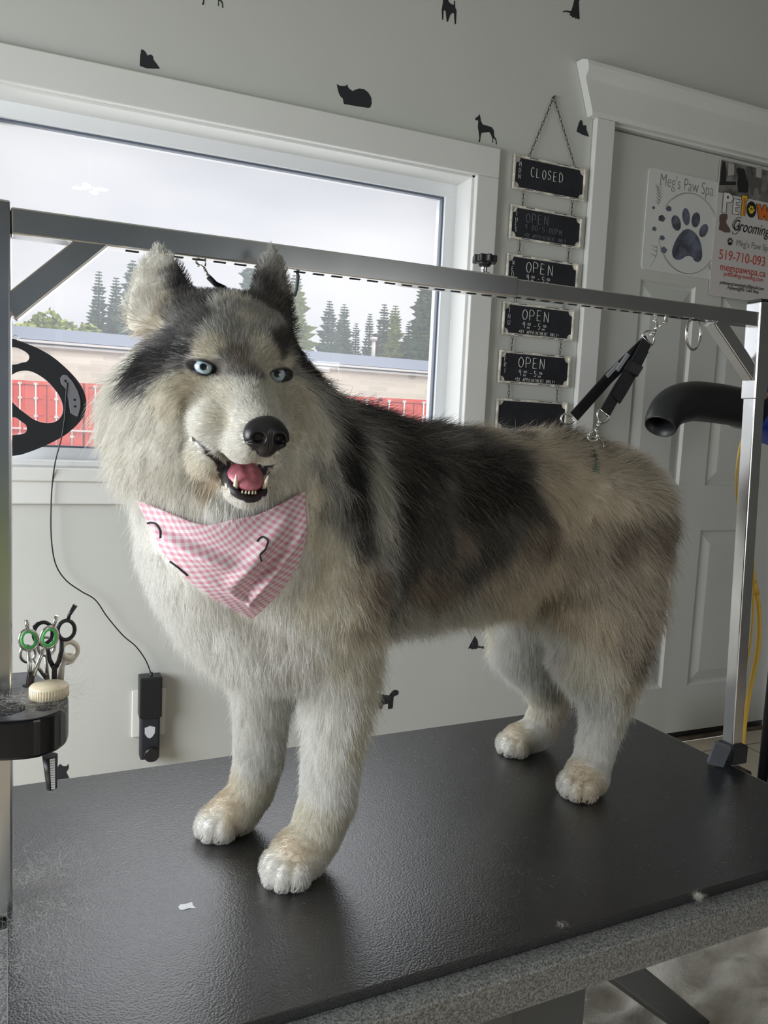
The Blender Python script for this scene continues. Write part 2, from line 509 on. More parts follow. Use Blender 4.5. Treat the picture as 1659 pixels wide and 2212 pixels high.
pv.cyl((q.x - 12, 3, ztop - .2), (q.x - 12, 3, ztop + 1.35), 0.13, 12); pv.cyl((q.x - 12, 3, ztop + 1.35), (q.x - 12, 3, ztop + 1.55), 0.24, 12)
pv.build('vent_pipe', mat('galvanised vent', (0.72, 0.66, 0.62), 0.5), bl)
sg = MB(); q = at(891, 801, 1, BY)
sg.tube([(q.x - 12 + .35 * math.cos(a), -.05, q.z - GZ + .42 * math.sin(a)) for a in [2 * math.pi * i / 20 for i in range(20)]], .06, 8, closed=True)
sg.build('ring_emblem', mat('grey emblem', (0.33, 0.31, 0.28), .7), bl)

# shipping containers, door ends towards the room, side by side
red = mat('container red paint', (0.78, 0.085, 0.05), 0.55, noise=(1.5, .10, 3))
rod = mat('galvanised lock rod', (0.80, 0.76, 0.74), 0.45)
def container():
    r = empty('shipping_container')
    b = MB(); Wc, Hc, Lc = 2.438, 2.59, 6.06
    b.box((-Wc / 2, 0.05, 0), (-Wc / 2 + .08, Lc, Hc)); b.box((Wc / 2 - .08, 0.05, 0), (Wc / 2, Lc, Hc))
    b.box((-Wc / 2, .05, Hc - .06), (Wc / 2, Lc, Hc)); b.box((-Wc / 2, .05, 0), (Wc / 2, Lc, .14)); b.box((-Wc / 2, Lc - .05, 0), (Wc / 2, Lc, Hc))
    b.box((-Wc / 2, 0, 0), (-Wc / 2 + .1, .12, Hc)); b.box((Wc / 2 - .1, 0, 0), (Wc / 2, .12, Hc)); b.box((-Wc / 2, 0, Hc - .13), (Wc / 2, .12, Hc)); b.box((-Wc / 2, 0, 0), (Wc / 2, .12, .16))
    b.build('shell', red, r)
    for s in (-1, 1):
        d = MB(); x0, x1 = (.012, Wc / 2 - .105) if s > 0 else (-Wc / 2 + .105, -.012)
        d.box((x0, .04, .17), (x1, .08, Hc - .14))
        for k in range(4):
            z = .3 + k * .56; d.box((x0 + .1, .02, z), (x1 - .1, .045, z + .42))
        dd = d.build('door', red, r, bevel=.01)
        for q in (.30, .78):
            x = x0 + (x1 - x0) * q if s > 0 else x1 - (x1 - x0) * q
            lr = MB(); lr.cyl((x, -.02, .1), (x, -.02, Hc - .06), .026, 10)
            for z in (.12, .75, 1.4, 2.0, Hc - .1): lr.box((x - .06, -.045, z - .04), (x + .06, .04, z + .04))
            lr.box((x - .05 if s > 0 else x - .40, -.06, .93), (x + .40 if s > 0 else x + .05, -.03, .99))
            lr.build('lock_rod', rod, dd)
    return r
cproto = container()
u0 = at(100, 880, 1, 10.0); dd0 = Vector((u0.x, u0.y, 0)).normalized() * 29.5
rowdir = Vector((math.sin(math.radians(110)), math.cos(math.radians(110)), 0))
first_label = {0: 'red container with its doors framed by the left cutouts of the hanging black oval board', 1: 'red container seen between the black oval board and the dog\'s cheek'}
for k in range(10):
    c = cproto if k == 0 else copy_tree(cproto)
    kk = k - 1
    p = dd0 + rowdir * (2.52 * kk)
    c.location = (p.x, p.y, GZ)
    c.rotation_euler = (0, 0, math.atan2(rowdir.y, rowdir.x))
    names = ['first', 'second', 'third', 'fourth', 'fifth', 'sixth', 'seventh', 'eighth', 'ninth', 'tenth']
    tag(c, 'red shipping container with white lock rods, %s in the row from the left' % names[k], 'shipping container', 'red containers across the lot')

# trees beyond the building, each its own crown and trunk
bark = mat('tree bark', (0.16, 0.13, 0.11), 0.9)
leafc = [mat('spruce needles', (0.14, 0.22, 0.12), 0.9, noise=(2, .35, 3)), mat('yellow green foliage', (0.32, 0.37, 0.10), 0.9, noise=(2, .35, 3)), mat('blue green needles', (0.16, 0.24, 0.17), .9, noise=(2, .35, 3))]
def conifer(h, w, seed, matk):
    rnd = random.Random(seed)
    r = empty('conifer_tree')
    tk = MB(); tk.tube([(0, 0, 0), (0, 0, h * .5), (0, 0, h * .98)], [h * .02, h * .012, h * .002], 8); tk.build('trunk', bark, r)
    cr = MB(); z = h * .12
    while z < h * .985:
        f = 1 - z / h
        rad = w * 1.35 * (f ** .75) * (0.65 + .5 * rnd.random()) + .15
        nb = 10 + int(8 * f)
        for i in range(nb):
            a = 2 * math.pi * (i + rnd.random() * .8) / nb
            L = rad * (.6 + .5 * rnd.random()); dr = Vector((math.cos(a), math.sin(a), 0)); sd = Vector((-dr.y, dr.x, 0))
            droop = L * (.15 + .35 * f * rnd.random()); wd = L * .34
            b0 = Vector((0, 0, z)); mid = b0 + dr * (L * .55) + Vector((0, 0, -droop * .3)); tip = b0 + dr * L + Vector((0, 0, -droop + L * .12))
            hang = Vector((0, 0, -wd * .9))
            cr.add([b0, mid + sd * wd, tip, mid - sd * wd, mid + hang], [(0, 1, 2), (0, 2, 3), (1, 4, 2), (3, 2, 4), (0, 4, 1), (0, 3, 4)])
        z += h * .017 * (1 + .7 * f)
    cr.build('crown', leafc[matk], r)
    return r
def broadleaf(h, w, seed, matk):
    rnd = random.Random(seed)
    r = empty('leafy_tree')
    tk = MB(); tk.tube([(0, 0, 0), (.1, 0, h * .45), (0, .1, h * .8)], [h * .03, h * .02, h * .008], 8)
    cr = MB()
    for k in range(16):
        a = rnd.random() * 6.28; rr = w * rnd.random() ** .5
        c = Vector((rr * math.cos(a), rr * math.sin(a) * .6, h * (.35 + .5 * rnd.random() * (1 - .4 * rr / w))))
        tk.tube([(0, 0, h * .35), c], [h * .01, h * .004], 6)
        for i in range(90):
            d = Vector((rnd.gauss(0, 1), rnd.gauss(0, 1), rnd.gauss(0, 1))).normalized() * (w * .42 * rnd.random() ** .4)
            q = c + d; s = .22 + .18 * rnd.random()
            e1 = Vector((rnd.gauss(0, 1), rnd.gauss(0, 1), rnd.gauss(0, 1))).normalized(); e2 = e1.cross(Vector((rnd.random(), rnd.random(), 1))).normalized(); e3 = e1.cross(e2)
            cr.add([q + e1 * s, q + e2 * s, q - e1 * s, q - e2 * s, q + e3 * s * .5], [(0, 1, 4), (1, 2, 4), (2, 3, 4), (3, 0, 4), (0, 3, 2, 1)])
    tk.build('trunk', bark, r); cr.build('crown', leafc[matk], r)
    return r
TREES = [  # pixel of the tip, distance, crown half width, kind, foliage
    (62, 668, 62, 2.0, 'b', 1), (135, 628, 64, 3.0, 'b', 1), (178, 634, 66, 2.6, 'b', 0), (214, 580, 66, 1.7, 'c', 2), (251, 594, 68, 2.0, 'c', 2),
    (287, 556, 64, 2.4, 'c', 2), (372, 560, 66, 3.0, 'b', 0), (455, 575, 66, 3.0, 'b', 2), (545, 545, 66, 3.2, 'c', 2), (640, 588, 66, 3.0, 'c', 1), (712, 645, 72, 2.2, 'c', 2), (744, 652, 74, 2.2, 'c', 0),
    (770, 694, 74, 1.6, 'c', 2), (800, 673, 74, 1.8, 'c', 0), (831, 652, 74, 2.2, 'c', 2), (855, 655, 72, 2.2, 'c', 1), (884, 690, 74, 1.8, 'c', 0), (925, 580, 70, 3.4, 'c', 0), (985, 610, 72, 3.0, 'c', 2), (-40, 640, 64, 3.0, 'b', 1)]
TL = ['pale yellow green leafy tree, lowest crown beside the left steel post', 'round yellow green leafy tree under the left corner brace', 'grey green leafy tree beside the round yellow green one',
      'thin pointed spruce, left of the pair beside the dog\'s ear', 'thin pointed spruce, right of the pair beside the dog\'s ear', 'tall dark spruce half hidden by the dog\'s furry left ear',
      'grey leafy tree seen between the dog\'s ears, left one', 'bare topped tree seen between the dog\'s ears, right one', 'tall spruce rising above the steel bar behind the dog\'s right ear',
      'broad yellow green spruce just right of the dog\'s ear', 'slim blue green spruce, first of the row right of the dog\'s head', 'slim dark spruce, second of the row right of the dog\'s head',
      'short spruce behind the roof vent pipe', 'narrow spruce just right of the roof vent pipe', 'blue green spruce in the middle of the row right of the vent', 'yellow tinged spruce next to the middle spruce',
      'short spruce left of the tallest spruce at the window edge', 'tallest spruce at the right edge of the window', 'spruce half hidden behind the window frame', 'leafy tree behind the left steel post']
for i, (px_, py_, dist, wd, kd, mk) in enumerate(TREES):
    tip = at(px_, py_, 1, dist)
    h = tip.z - GZ
    o = conifer(h, wd, 100 + i, mk) if kd == 'c' else broadleaf(h, wd, 100 + i, mk)
    o.location = (tip.x, tip.y, GZ)
    tag(o, TL[i], 'tree', 'trees behind the building')
# ------------------------------------------------------------------ grooming table
TZ = 0.476
TYAW = math.radians(2.35)
T0 = Vector((-0.03, 0.703, 0.0))          # near left corner of the rubber mat
tu = Vector((math.cos(TYAW), math.sin(TYAW), 0)); tv = Vector((-math.sin(TYAW), math.cos(TYAW), 0))
TL_, TW_ = 1.22, 0.628
rubber = mat('pebbled black rubber', (0.020, 0.021, 0.024), 0.30, spec=0.5)
P(rubber).inputs['IOR'].default_value = 2.1
nt = rubber.node_tree; b_ = P(rubber)
tcn = nt.nodes.new('ShaderNodeTexCoord')
vo = nt.nodes.new('ShaderNodeTexVoronoi'); vo.feature = 'F1'; vo.inputs['Scale'].default_value = 370
warp = nt.nodes.new('ShaderNodeTexNoise'); warp.inputs['Scale'].default_value = 40
wm = nt.nodes.new('ShaderNodeMixRGB'); wm.inputs['Fac'].default_value = 0.003
nt.links.new(tcn.outputs['Object'], warp.inputs['Vector']); nt.links.new(tcn.outputs['Object'], wm.inputs['Color1']); nt.links.new(warp.outputs['Color'], wm.inputs['Color2'])
nt.links.new(wm.outputs['Color'], vo.inputs['Vector'])
bp = nt.nodes.new('ShaderNodeBump'); bp.inputs['Strength'].default_value = 0.32; bp.inputs['Distance'].default_value = 0.0008; bp.invert = True
nt.links.new(vo.outputs['Distance'], bp.inputs['Height']); nt.links.new(bp.outputs['Normal'], b_.inputs['Normal'])
dn = nt.nodes.new('ShaderNodeTexNoise'); dn.inputs['Scale'].default_value = 9; dn.inputs['Detail'].default_value = 8; dn.inputs['Roughness'].default_value = 0.75
dr = nt.nodes.new('ShaderNodeValToRGB'); dr.color_ramp.elements[0].position = 0.45; dr.color_ramp.elements[0].color = (0.007, 0.0075, 0.009, 1)
dr.color_ramp.elements[1].position = 0.78; dr.color_ramp.elements[1].color = (0.026, 0.027, 0.031, 1)
nt.links.new(tcn.outputs['Object'], dn.inputs['Vector']); nt.links.new(dn.outputs['Fac'], dr.inputs['Fac']); nt.links.new(dr.outputs['Color'], b_.inputs['Base Color'])

table = empty('grooming_table', (T0.x, T0.y, 0), TYAW, 'grey hammertone steel grooming table with a pebbled black rubber top under the husky', 'grooming table')
MB().box((0, 0, TZ - .0135), (TL_, TW_, TZ)).build('rubber_mat', rubber, table, bevel=.0008, seg=1)
fm = MB()
FZ = TZ - .0140
for a, b in (((-.027, -.027, FZ - .052), (TL_ + .006, .012, FZ)), ((-.027, TW_ - .03, FZ - .052), (TL_ + .006, TW_ + .004, FZ)),
             ((-.027, .012, FZ - .052), (.02, TW_ - .03, FZ)), ((TL_ - .034, .012, FZ - .052), (TL_ + .006, TW_ - .03, FZ))):
    fm.box(a, b)
fm.build('frame', M['hammer'], table, bevel=.007, seg=3)
MB().box((.02, .012, FZ - .018), (TL_ - .034, TW_ - .03, FZ - .001)).build('deck', mat('plywood deck', (.12, .09, .06), .7), table)
et = MB(); et.box((TL_ + .001, .0, TZ - .0095), (TL_ + .004, TW_ + .002, TZ - .0015)); et.box((.02, TW_ + .0005, TZ - .0095), (TL_ + .004, TW_ + .003, TZ - .0015))
et.build('edge_trim', mat('pale edge strip', (.62, .62, .62), .35, .6), table)
dk = mat('charcoal steel paint', (0.085, 0.09, 0.095), 0.42, 0.3, bump=('noise', 170, 0.35, 0.0015))
MB().box((.575, .045, .03), (.695, .22, FZ - .0525)).build('pedestal', dk, table, bevel=.004)
MB().box((.695, .05, FZ - .085), (.76, .20, FZ - .0525)).build('bracket', dk, table, bevel=.003)
MB().bar((.705, .055, FZ - .068), (1.085, .19, .055), .042, .042).build('strut', dk, table, bevel=.004)
MB().bar((.560, .055, FZ - .068), (.18, .19, .055), .042, .042).build('strut', dk, table, bevel=.004)
bs = MB(); bs.box((.02, .04, .018), (1.16, .10, .06)); bs.box((.02, .52, .018), (1.16, .58, .06)); bs.box((.57, .10, .018), (.70, .52, .06))
bs.build('base', dk, table, bevel=.004)
for x in (.05, 1.13):
    for y in (.07, .55):
        MB().lathe([(0, 0), (.028, 0), (.03, .006), (.022, .018), (0, .018)], (x, y, 0)).build('foot', M['black'], table)
tp = at(402, 1957, 2, TZ + .0006); rel = tp - T0
cxx, cyy = rel.dot(tu), rel.dot(tv)
MB().prism([(-.008, -.003), (-.004, -.0045), (.004, -.004), (.010, -.006), (.008, -.001), (.0085, .004), (.002, .003), (-.006, .004), (-.009, .001)], (cxx, cyy, TZ + .0001), (1, 0, 0), (0, 1.4, 0), (0, 0, 1), .0006).build('torn_spot', mat('white backing', (.80, .82, .86), .5), table)

# ------------------------------------------------------------------ grooming arm (two posts and a slotted bar)
arm = empty('grooming_gantry', (0, 0, 0), 0, 'square steel tube grooming frame spanning the table with corner braces', 'grooming arm')
LPX, LPY = -0.0515, 1.0
lp = MB(); lp.box((LPX - .0165, LPY - .0165, .4665), (LPX + .0165, LPY + .0165, 1.300))
lp.build('post', M['steel'], arm, bevel=.0025)
pb = at(1582, 1617, 1, 1.037); pt = at(1641, 690, 1, 1.037)
ax_ = (pt - pb).normalized()
def rp(z, dx=0.0, dy=0.0):
    k = (z - pb.z) / ax_.z
    return pb + ax_ * k + Vector((.0125 + dx, .0125 + dy, 0))
r1 = MB(); r1.bar(rp(.44), rp(1.25), .025, .025, (0, 1, 0)); r1.build('post', M['steel'], arm, bevel=.002)
zs1 = at(1630, 861, 1, 1.037).z
r2 = MB(); r2.bar(rp(zs1), rp(1.322), .031, .031, (0, 1, 0)); r2.build('post_sleeve', M['steel'], arm, bevel=.002)
MB().bar(rp(1.322), rp(1.327), .031, .031, (0, 1, 0)).build('post_cap', M['black'], arm, bevel=.0015)
A = Vector((LPX + .0165, LPY, 1.279)); B = rp(1.2915) - Vector((.0155, 0, 0))
bd = (B - A).normalized()
mid = at(1119, 625, 1, 1.012); km = (mid.x - A.x) / bd.x; Mid = A + bd * km
MB().bar(A, Mid, .030, .029).build('crossbar', M['steel'], arm, bevel=.002)
MB().bar(Mid - bd * .10, B, .0245, .0245).build('inner_crossbar', M['steel'], arm, bevel=.0015)
sl = MB()
k = .13
while k < (B - A).length - .12:
    c = A + bd * k; hz = .0148 if k < km else .01255
    sl.bar(c - bd * .0075 + Vector((0, 0, -hz)), c + bd * .0075 + Vector((0, 0, -hz)), .0045, .0008)
    k += .0262
sl.build('slots', M['slot'], arm)
q0 = at(28, 662, 1, 1.0); q1 = at(186, 520, 1, 1.0)
MB().bar((LPX + .013, LPY + .0003, q0.z - .006), (q1.x + .022, A.y + (q1.x - A.x) * bd.y, 1.283), .027, .027, (0, 1, 0)).build('brace', M['steel'], arm, bevel=.002)
q2 = at(1541, 690, 1, 1.045); q3 = at(1625, 812, 1, 1.045)
MB().bar((q2.x, A.y + (q2.x - A.x) * bd.y, 1.282), rp(q3.z, -.010, -.0125 + .0125), .024, .024, (0, 1, 0)).build('brace', M['steel'], arm, bevel=.002)
kb = MB(); kc = at(1056, 600, 1, 1.011); kc = A + bd * ((kc.x - A.x) / bd.x) + Vector((0, 0, .0145))
kb.cyl(kc, kc + Vector((0, 0, .019)), .0042, 14); kb.lathe([(0, 0), (.0085, 0), (.0085, .0025), (0, .0025)], kc)
bolt = kb.build('clamp_bolt', M['chrome'], arm)
star = []
for i in range(48):
    a_ = 2 * math.pi * i / 48; r_ = .0165 + .0022 * math.cos(8 * a_); star.append((r_ * math.cos(a_), r_ * math.sin(a_)))
kn = MB(); kn.prism(star, kc + Vector((0, 0, .016)), (1, 0, 0), (0, 1, 0), (0, 0, 1), .0105); kn.lathe([(0, 0), (.008, 0), (.011, .006), (0, .006)], kc + Vector((0, 0, .011)))
kn.build('clamp_knob', M['black'], arm, bevel=.0015)
cl = MB(); cl.box((LPX - .03, LPY - .032, TZ - .062), (LPX + .020, LPY + .032, TZ - .0635 + .05)); cl.cyl((LPX - .05, LPY, TZ - .035), (LPX - .02, LPY, TZ - .035), .007)
cl.build('table_clamp', M['black'], arm, bevel=.003)
cl = MB(); cq = rp(.45); cl.box((cq.x - .018, cq.y - .03, TZ - .07), (cq.x + .022, cq.y + .03, TZ - .012)); cl.build('table_clamp', M['black'], arm, bevel=.003)
# webbing pad wedged at the foot of the right post
wb = mat('grey webbing', (0.16, 0.17, 0.19), 0.8, bump=('voronoi', 500, .6, .001))
w1, w2, w3, w4 = at(1546, 1607, 1, 1.015), at(1579, 1619, 1, 1.0), at(1562, 1658, 2, TZ + .0015), at(1529, 1650, 2, TZ + .0015)
pdm = MB(); th_ = Vector((.006, .008, .003)); pdm.add([w1, w2, w3, w4, w1 + th_, w2 + th_, w3 + th_ , w4 + th_], [(0, 1, 2, 3), (7, 6, 5, 4), (0, 4, 5, 1), (1, 5, 6, 2), (2, 6, 7, 3), (3, 7, 4, 0)])
pdm.build('webbing_pad', wb, arm)
cq = rp(TZ + .02)
MB().box((cq.x - .020, cq.y - .022, TZ + .001), (cq.x + .018, cq.y + .018, TZ + .036)).build('foot_strap', M['blackmatte'], arm, bevel=.003)

rg = empty('steel_ring', (0, 0, 0), 0, 'plain round steel ring hanging under the bar near the right post', 'ring')
rc = at(1498, 721, 1, 1.047)
rr = MB(); e1 = Vector((math.cos(math.radians(-8)), math.sin(math.radians(-8)), 0)); e1 = Vector((.93, .36, 0)).normalized()
rr.tube([rc + e1 * (.0265 * math.cos(a)) + Vector((0, 0, .0265 * math.sin(a))) for a in [2 * math.pi * i / 40 for i in range(40)]], .0021, 10, closed=True)
rr.build('ring', M['chrome'], rg)

def snap_hook(parent, top, tip, face, s=1.0, name='snap_hook'):
    """swivel snap hook from its hooked end (top) to the swivel eye (tip)"""
    top = Vector(top); tip = Vector(tip); d = (tip - top); L = d.length; d.normalize()
    f = Vector(face); f = (f - d * f.dot(d)).normalized(); s_ = d.cross(f)
    h = MB(); r = L * .20
    c = top + d * r
    arc = [c + s_ * (r * math.cos(a)) - d * (r * math.sin(a)) for a in [math.radians(x) for x in range(-60, 215, 15)]]
    h.tube(arc, [L * .055] * len(arc), 10)
    h.tube([c + s_ * (r * .5) + d * r * .85, c + d * (r * 1.7), c + d * (r * 2.4)], L * .06, 10)
    h.tube([c - s_ * (r * .95) + d * r * .2, c - s_ * (r * .4) + d * (r * 1.5)], L * .045, 8)
    h.ellipsoid(c + s_ * (r * .95) + d * r * .7, (L * .06,) * 3, 8)
    h.cyl(c + d * (r * 2.4), tip - d * L * .12, L * .065, 12)
    h.lathe([(0, 0), (L * .10, 0), (L * .10, L * .10), (0, L * .10)], tip - d * L * .14, d, 14)
    return h.build(name, M['chrome'], parent)
def d_loop(parent, c, along, across, w, h, r, name='d_ring'):
    c = Vector(c); al = Vector(along).normalized(); ac = Vector(across).normalized()
    pts = [c + ac * (x * w / 2) + al * (y * h) for x, y in ((-.25, 0), (.25, 0), (.75, .25), (1, .6), (1, 1), (.0, 1.02), (-1, 1), (-1, .6), (-.75, .25))]
    return MB().tube(pts, r, 8, closed=True).build(name, M['chrome'], parent)
def webbing(parent, pts, width, across, name='webbing', m_=None, t=.0022):
    mb = MB()
    pts = [Vector(p) for p in pts]; ac = Vector(across).normalized()
    vs_ = []
    for i, p in enumerate(pts):
        d = (pts[min(i + 1, len(pts) - 1)] - pts[max(i - 1, 0)]).normalized(); n_ = d.cross(ac).normalized(); a2 = n_.cross(d)
        for x, y in ((-1, -1), (1, -1), (1, 1), (-1, 1)): vs_.append(p + a2 * (x * width / 2) + n_ * (y * t / 2))
    fs = [(3, 2, 1, 0), tuple(len(vs_) - 4 + j for j in range(4))]
    for i in range(len(pts) - 1):
        for j in range(4):
            fs.append((i * 4 + j, i * 4 + (j + 1) % 4, i * 4 + 4 + (j + 1) % 4, i * 4 + 4 + j))
    mb.add(vs_, fs)
    return mb.build(name, m_ or M['blackmatte'], parent)

# ------------------------------------------------------------------ haunch strap hung from the bar
nylon = mat('black nylon webbing', (0.010, 0.011, 0.016), 0.7, bump=('voronoi', 900, .4, .0006))
hs = empty('haunch_strap', (0, 0, 0), 0, 'black nylon two legged strap clipped from the bar to the loop on the dog\'s hips', 'grooming strap')
YS = 1.055
tocam = Vector((-.62, -.75, .05))
sh0 = at(1432, 681, 1, YS); sh1 = at(1407, 728, 1, YS)
snap_hook(hs, sh0, sh1, tocam)
dcn = at(1404, 722, 1, YS); dirn = (at(1385, 762, 1, YS) - at(1407, 715, 1, YS)).normalized()
ac = (at(1413, 748, 1, YS) - at(1382, 722, 1, YS)).normalized()
d_loop(hs, at(1407, 717, 1, YS), dirn, ac, .026, .017, .0016)
webbing(hs, [at(1399, 735, 1, YS), at(1366, 766, 1, YS), at(1314, 817, 1, YS + .015), at(1240, 900, 1, YS + .03)], .020, ac, m_=nylon)
webbing(hs, [at(1397, 738, 1, YS - .004), at(1374, 782, 1, YS - .006), at(1336, 840, 1, YS - .012), at(1306, 893, 1, YS - .02)], .021, ac, m_=nylon)
webbing(hs, [at(1391, 752, 1, YS - .007), at(1372, 790, 1, YS - .010), at(1343, 842, 1, YS - .014), at(1330, 862, 1, YS - .018)], .022, ac, m_=nylon)
sld = MB()
for (x0, y0, x1, y1, yy) in ((1337, 785, 1311, 813, YS + .004), (1357, 765, 1333, 800, YS - .016)):
    sld.bar(at(x0, y0, 1, yy), at(x1, y1, 1, yy), .003, .006)
sld.build('slider', mat('grey slider', (.35, .36, .40), .35, .6), hs)
kp = MB(); kp.bar(at(1374, 786, 1, YS - .012), at(1362, 806, 1, YS - .012), .026, .009, tocam); kp.build('keeper', M['black'], hs, bevel=.002)
d_loop(hs, at(1296, 912, 1, YS - .02), (at(1306, 885, 1, YS - .02) - at(1292, 915, 1, YS - .02)).normalized(), ac, .024, .017, .0016)
snap_hook(hs, at(1276, 953, 1, YS - .02), at(1297, 908, 1, YS - .02), tocam)
d_loop(hs, at(1216, 914, 1, YS + .035), (at(1240, 893, 1, YS + .035) - at(1212, 918, 1, YS + .035)).normalized(), ac, .024, .017, .0016)

# snap hook and rod clipped to the bar behind the dog's head
lo = empty('neck_loop', (0, 0, 0), 0, 'dark snap hook and lead clipped to the bar behind the dog\'s ears', 'lead')
hk = snap_hook(lo, at(428, 553, 1, 1.02), at(452, 601, 1, 1.02), (-.4, -.9, 0))
MB().tube([at(451, 599, 1, 1.02), at(466, 614, 1, 1.025), at(484, 622, 1, 1.03), at(500, 650, 1, 1.05)], .0035, 10).build('lead', nylon, lo)
hk2 = empty('bar_hook', (0, 0, 0), 0, 'thin bent dark hook hanging from the bar behind the dog\'s right ear', 'hook')
MB().tube([at(630, 582, 1, 1.02), at(641, 586, 1, 1.02), at(644, 596, 1, 1.02), at(641, 622, 1, 1.02), at(636, 640, 1, 1.02)], .0022, 10).build('rod', M['gasket'], hk2)

# ------------------------------------------------------------------ tool tray on the left post with scissors
TRZ = at(20, 1505, 1, LPY - .0165).z
tray = empty('tool_tray', (0, 0, 0), 0, 'glossy black plastic tool tray clamped round the left post', 'tool holder')
fe = [at(x, y, 2, TRZ) for x, y in ((-30, 1559), (30, 1557), (80, 1552), (118, 1541), (141, 1527), (148, 1512), (146, 1496), (138, 1484), (110, 1478))]
bk = [Vector((fe[-1].x - .02, 1.075, 0)), Vector((-.16, 1.075, 0)), Vector((-.16, fe[0].y, 0))]
def smooth(pts, n=8):
    o = []
    for i in range(len(pts) - 1):
        p0, p1, p2, p3 = pts[max(i - 1, 0)], pts[i], pts[i + 1], pts[min(i + 2, len(pts) - 1)]
        for k in range(n):
            t_ = k / n
            o.append(.5 * ((2 * p1) + (p2 - p0) * t_ + (2 * p0 - 5 * p1 + 4 * p2 - p3) * t_ ** 2 + (3 * p1 - p0 - 3 * p2 + p3) * t_ ** 3))
    o.append(pts[-1]); return o
poly = [(p.x, p.y) for p in smooth(fe, 6)] + [(p.x, p.y) for p in bk]
hd = TRZ - at(60, 1641, 1, fe[2].y).z
gloss = mat('glossy black plastic', (0.008, 0.009, 0.011), 0.22)
MB().prism(poly, (0, 0, TRZ - hd), (1, 0, 0), (0, 1, 0), (0, 0, 1), hd).build('tray_body', gloss, tray, bevel=.004, seg=3)
MB().prism([(x * .985 - .001, y * .99 + .009) for x, y in poly], (0, 0, TRZ - .0005), (1, 0, 0), (0, 1, 0), (0, 0, 1), .0012).build('tray_top', mat('dusty black top', (.05, .051, .055), .35, noise=(60, .5, 4)), tray)
for x, y, r_ in ((95, 1529, .0085), (12, 1531, .02), (62, 1480, .007), (118, 1473, .010)):
    c = at(x, y, 2, TRZ + .001); MB().lathe([(0, .0002), (r_, .0002), (r_ * 1.05, 0)], c).build('tool_hole', M['slot'], tray)
c0 = at(108, 1632, 1, .955); c1 = at(112, 1703, 1, .955)
sv = MB(); sv.tube([c0, c1], [.0085, .0058], 16); sv.build('comb_sleeve', M['black'], tray)
sv = MB()
for i in range(13):
    k = (i + .6) / 13.5; c = c0.lerp(c1, k); r_ = .0085 + (.0058 - .0085) * k
    sv.box((c.x - .0005, c.y - r_ - .0004, c.z - .0011), (c.x + r_ * .62, c.y - r_ * .65, c.z + .0011))
sv.build('sleeve_slots', mat('pale slots', (.75, .77, .78), .5), tray)

jar = empty('jar_lid', (0, 0, 0), 0, 'round cream ribbed lid standing on the black tool tray', 'lid')
lc = at(106, 1505, 2, TRZ + .0008)
cream = mat('cream plastic', (0.74, 0.64, 0.46), 0.5, noise=(90, .08, 3))
pr_ = [(0, 0), (.0205, 0), (.0213, .0015), (.0213, .0125), (.0200, .0145), (0, .0143)]
MB().lathe(pr_, lc, (0, 0, 1), 40).build('lid', cream, jar)
rb = MB()
for i in range(44):
    a_ = 2 * math.pi * i / 44; p0 = lc + Vector((.0213 * math.cos(a_), .0213 * math.sin(a_), .001)); rb.tube([p0, p0 + Vector((0, 0, .0115))], .0005, 5)
rb.build('ribs', cream, jar)

silver = mat('polished scissor steel', (.55, .54, .52), .25, 1.0)
darkm = mat('black scissor coating', (.035, .032, .038), .35, .5)
green = mat('green silicone ring', (.10, .62, .16), .4)
ivory = mat('ivory coated handle', (.66, .60, .52), .45)
def ring_pts(cx_, cy_, rx, ry, Y, tilt=0.0, n=28):
    o = []
    for i in range(n):
        a_ = 2 * math.pi * i / n; x = rx * math.cos(a_); y = ry * math.sin(a_)
        o.append(at(cx_ + x * math.cos(tilt) - y * math.sin(tilt), cy_ + x * math.sin(tilt) + y * math.cos(tilt), 1, Y + .004 * math.cos(a_)))
    return o
def handle(par, m_, Y, ring, shank, tang=None, insert=None, r=.0022):
    h = MB(); h.tube(ring_pts(*ring[:4], Y, ring[4] if len(ring) > 4 else 0), r, 10, closed=True)
    sp = [at(x, y, 1, Y) for x, y in shank]
    h.tube(sp, [r * (1.0 + .35 * i / len(sp)) for i in range(len(sp))], 10)
    if tang:
        tp_ = [at(x, y, 1, Y) for x, y in tang]; h.tube(tp_, [r * .9] * (len(tp_) - 1) + [r * 1.25], 10)
    o = h.build('handle', m_, par)
    if insert:
        MB().tube(ring_pts(ring[0], ring[1], ring[2] * .80, ring[3] * .80, Y - .001, ring[4] if len(ring) > 4 else 0), r * .8, 10, closed=True).build('finger_insert', insert, o)
    return o
s1 = empty('scissors', (0, 0, 0), 0, 'silver scissors with bright green finger rings in the black tray', 'scissors', 'scissors in the tool tray')
handle(s1, silver, .985, (62, 1382, 19, 22, -.15), ((61, 1402), (64, 1440), (66, 1466)), ((59, 1361), (58, 1338)), green)
handle(s1, silver, .980, (106, 1377, 17, 23, .35), ((96, 1398), (84, 1428), (72, 1458)), ((114, 1356), (123, 1330)), green)
MB().bar(at(67, 1455, 1, .982), at(64, 1483, 1, .985), .008, .005).build('blade', darkm, s1, bevel=.001)
s2 = empty('scissors', (0, 0, 0), 0, 'black coated scissors with a long curved finger rest pointing up right', 'scissors', 'scissors in the tool tray')
handle(s2, darkm, 1.0, (143, 1361, 18, 21, .3), ((133, 1380), (133, 1405), (127, 1428), (120, 1442)), ((146, 1341), (150, 1328), (163, 1307)), None, .0024)
handle(s2, darkm, 1.006, (93, 1368, 20, 24, .2), ((101, 1392), (107, 1425), (116, 1442)), ((84, 1345), (74, 1356)), None, .0024)
MB().bar(at(118, 1437, 1, 1.002), at(117, 1474, 1, 1.002), .014, .006).build('blade', darkm, s2, bevel=.001)
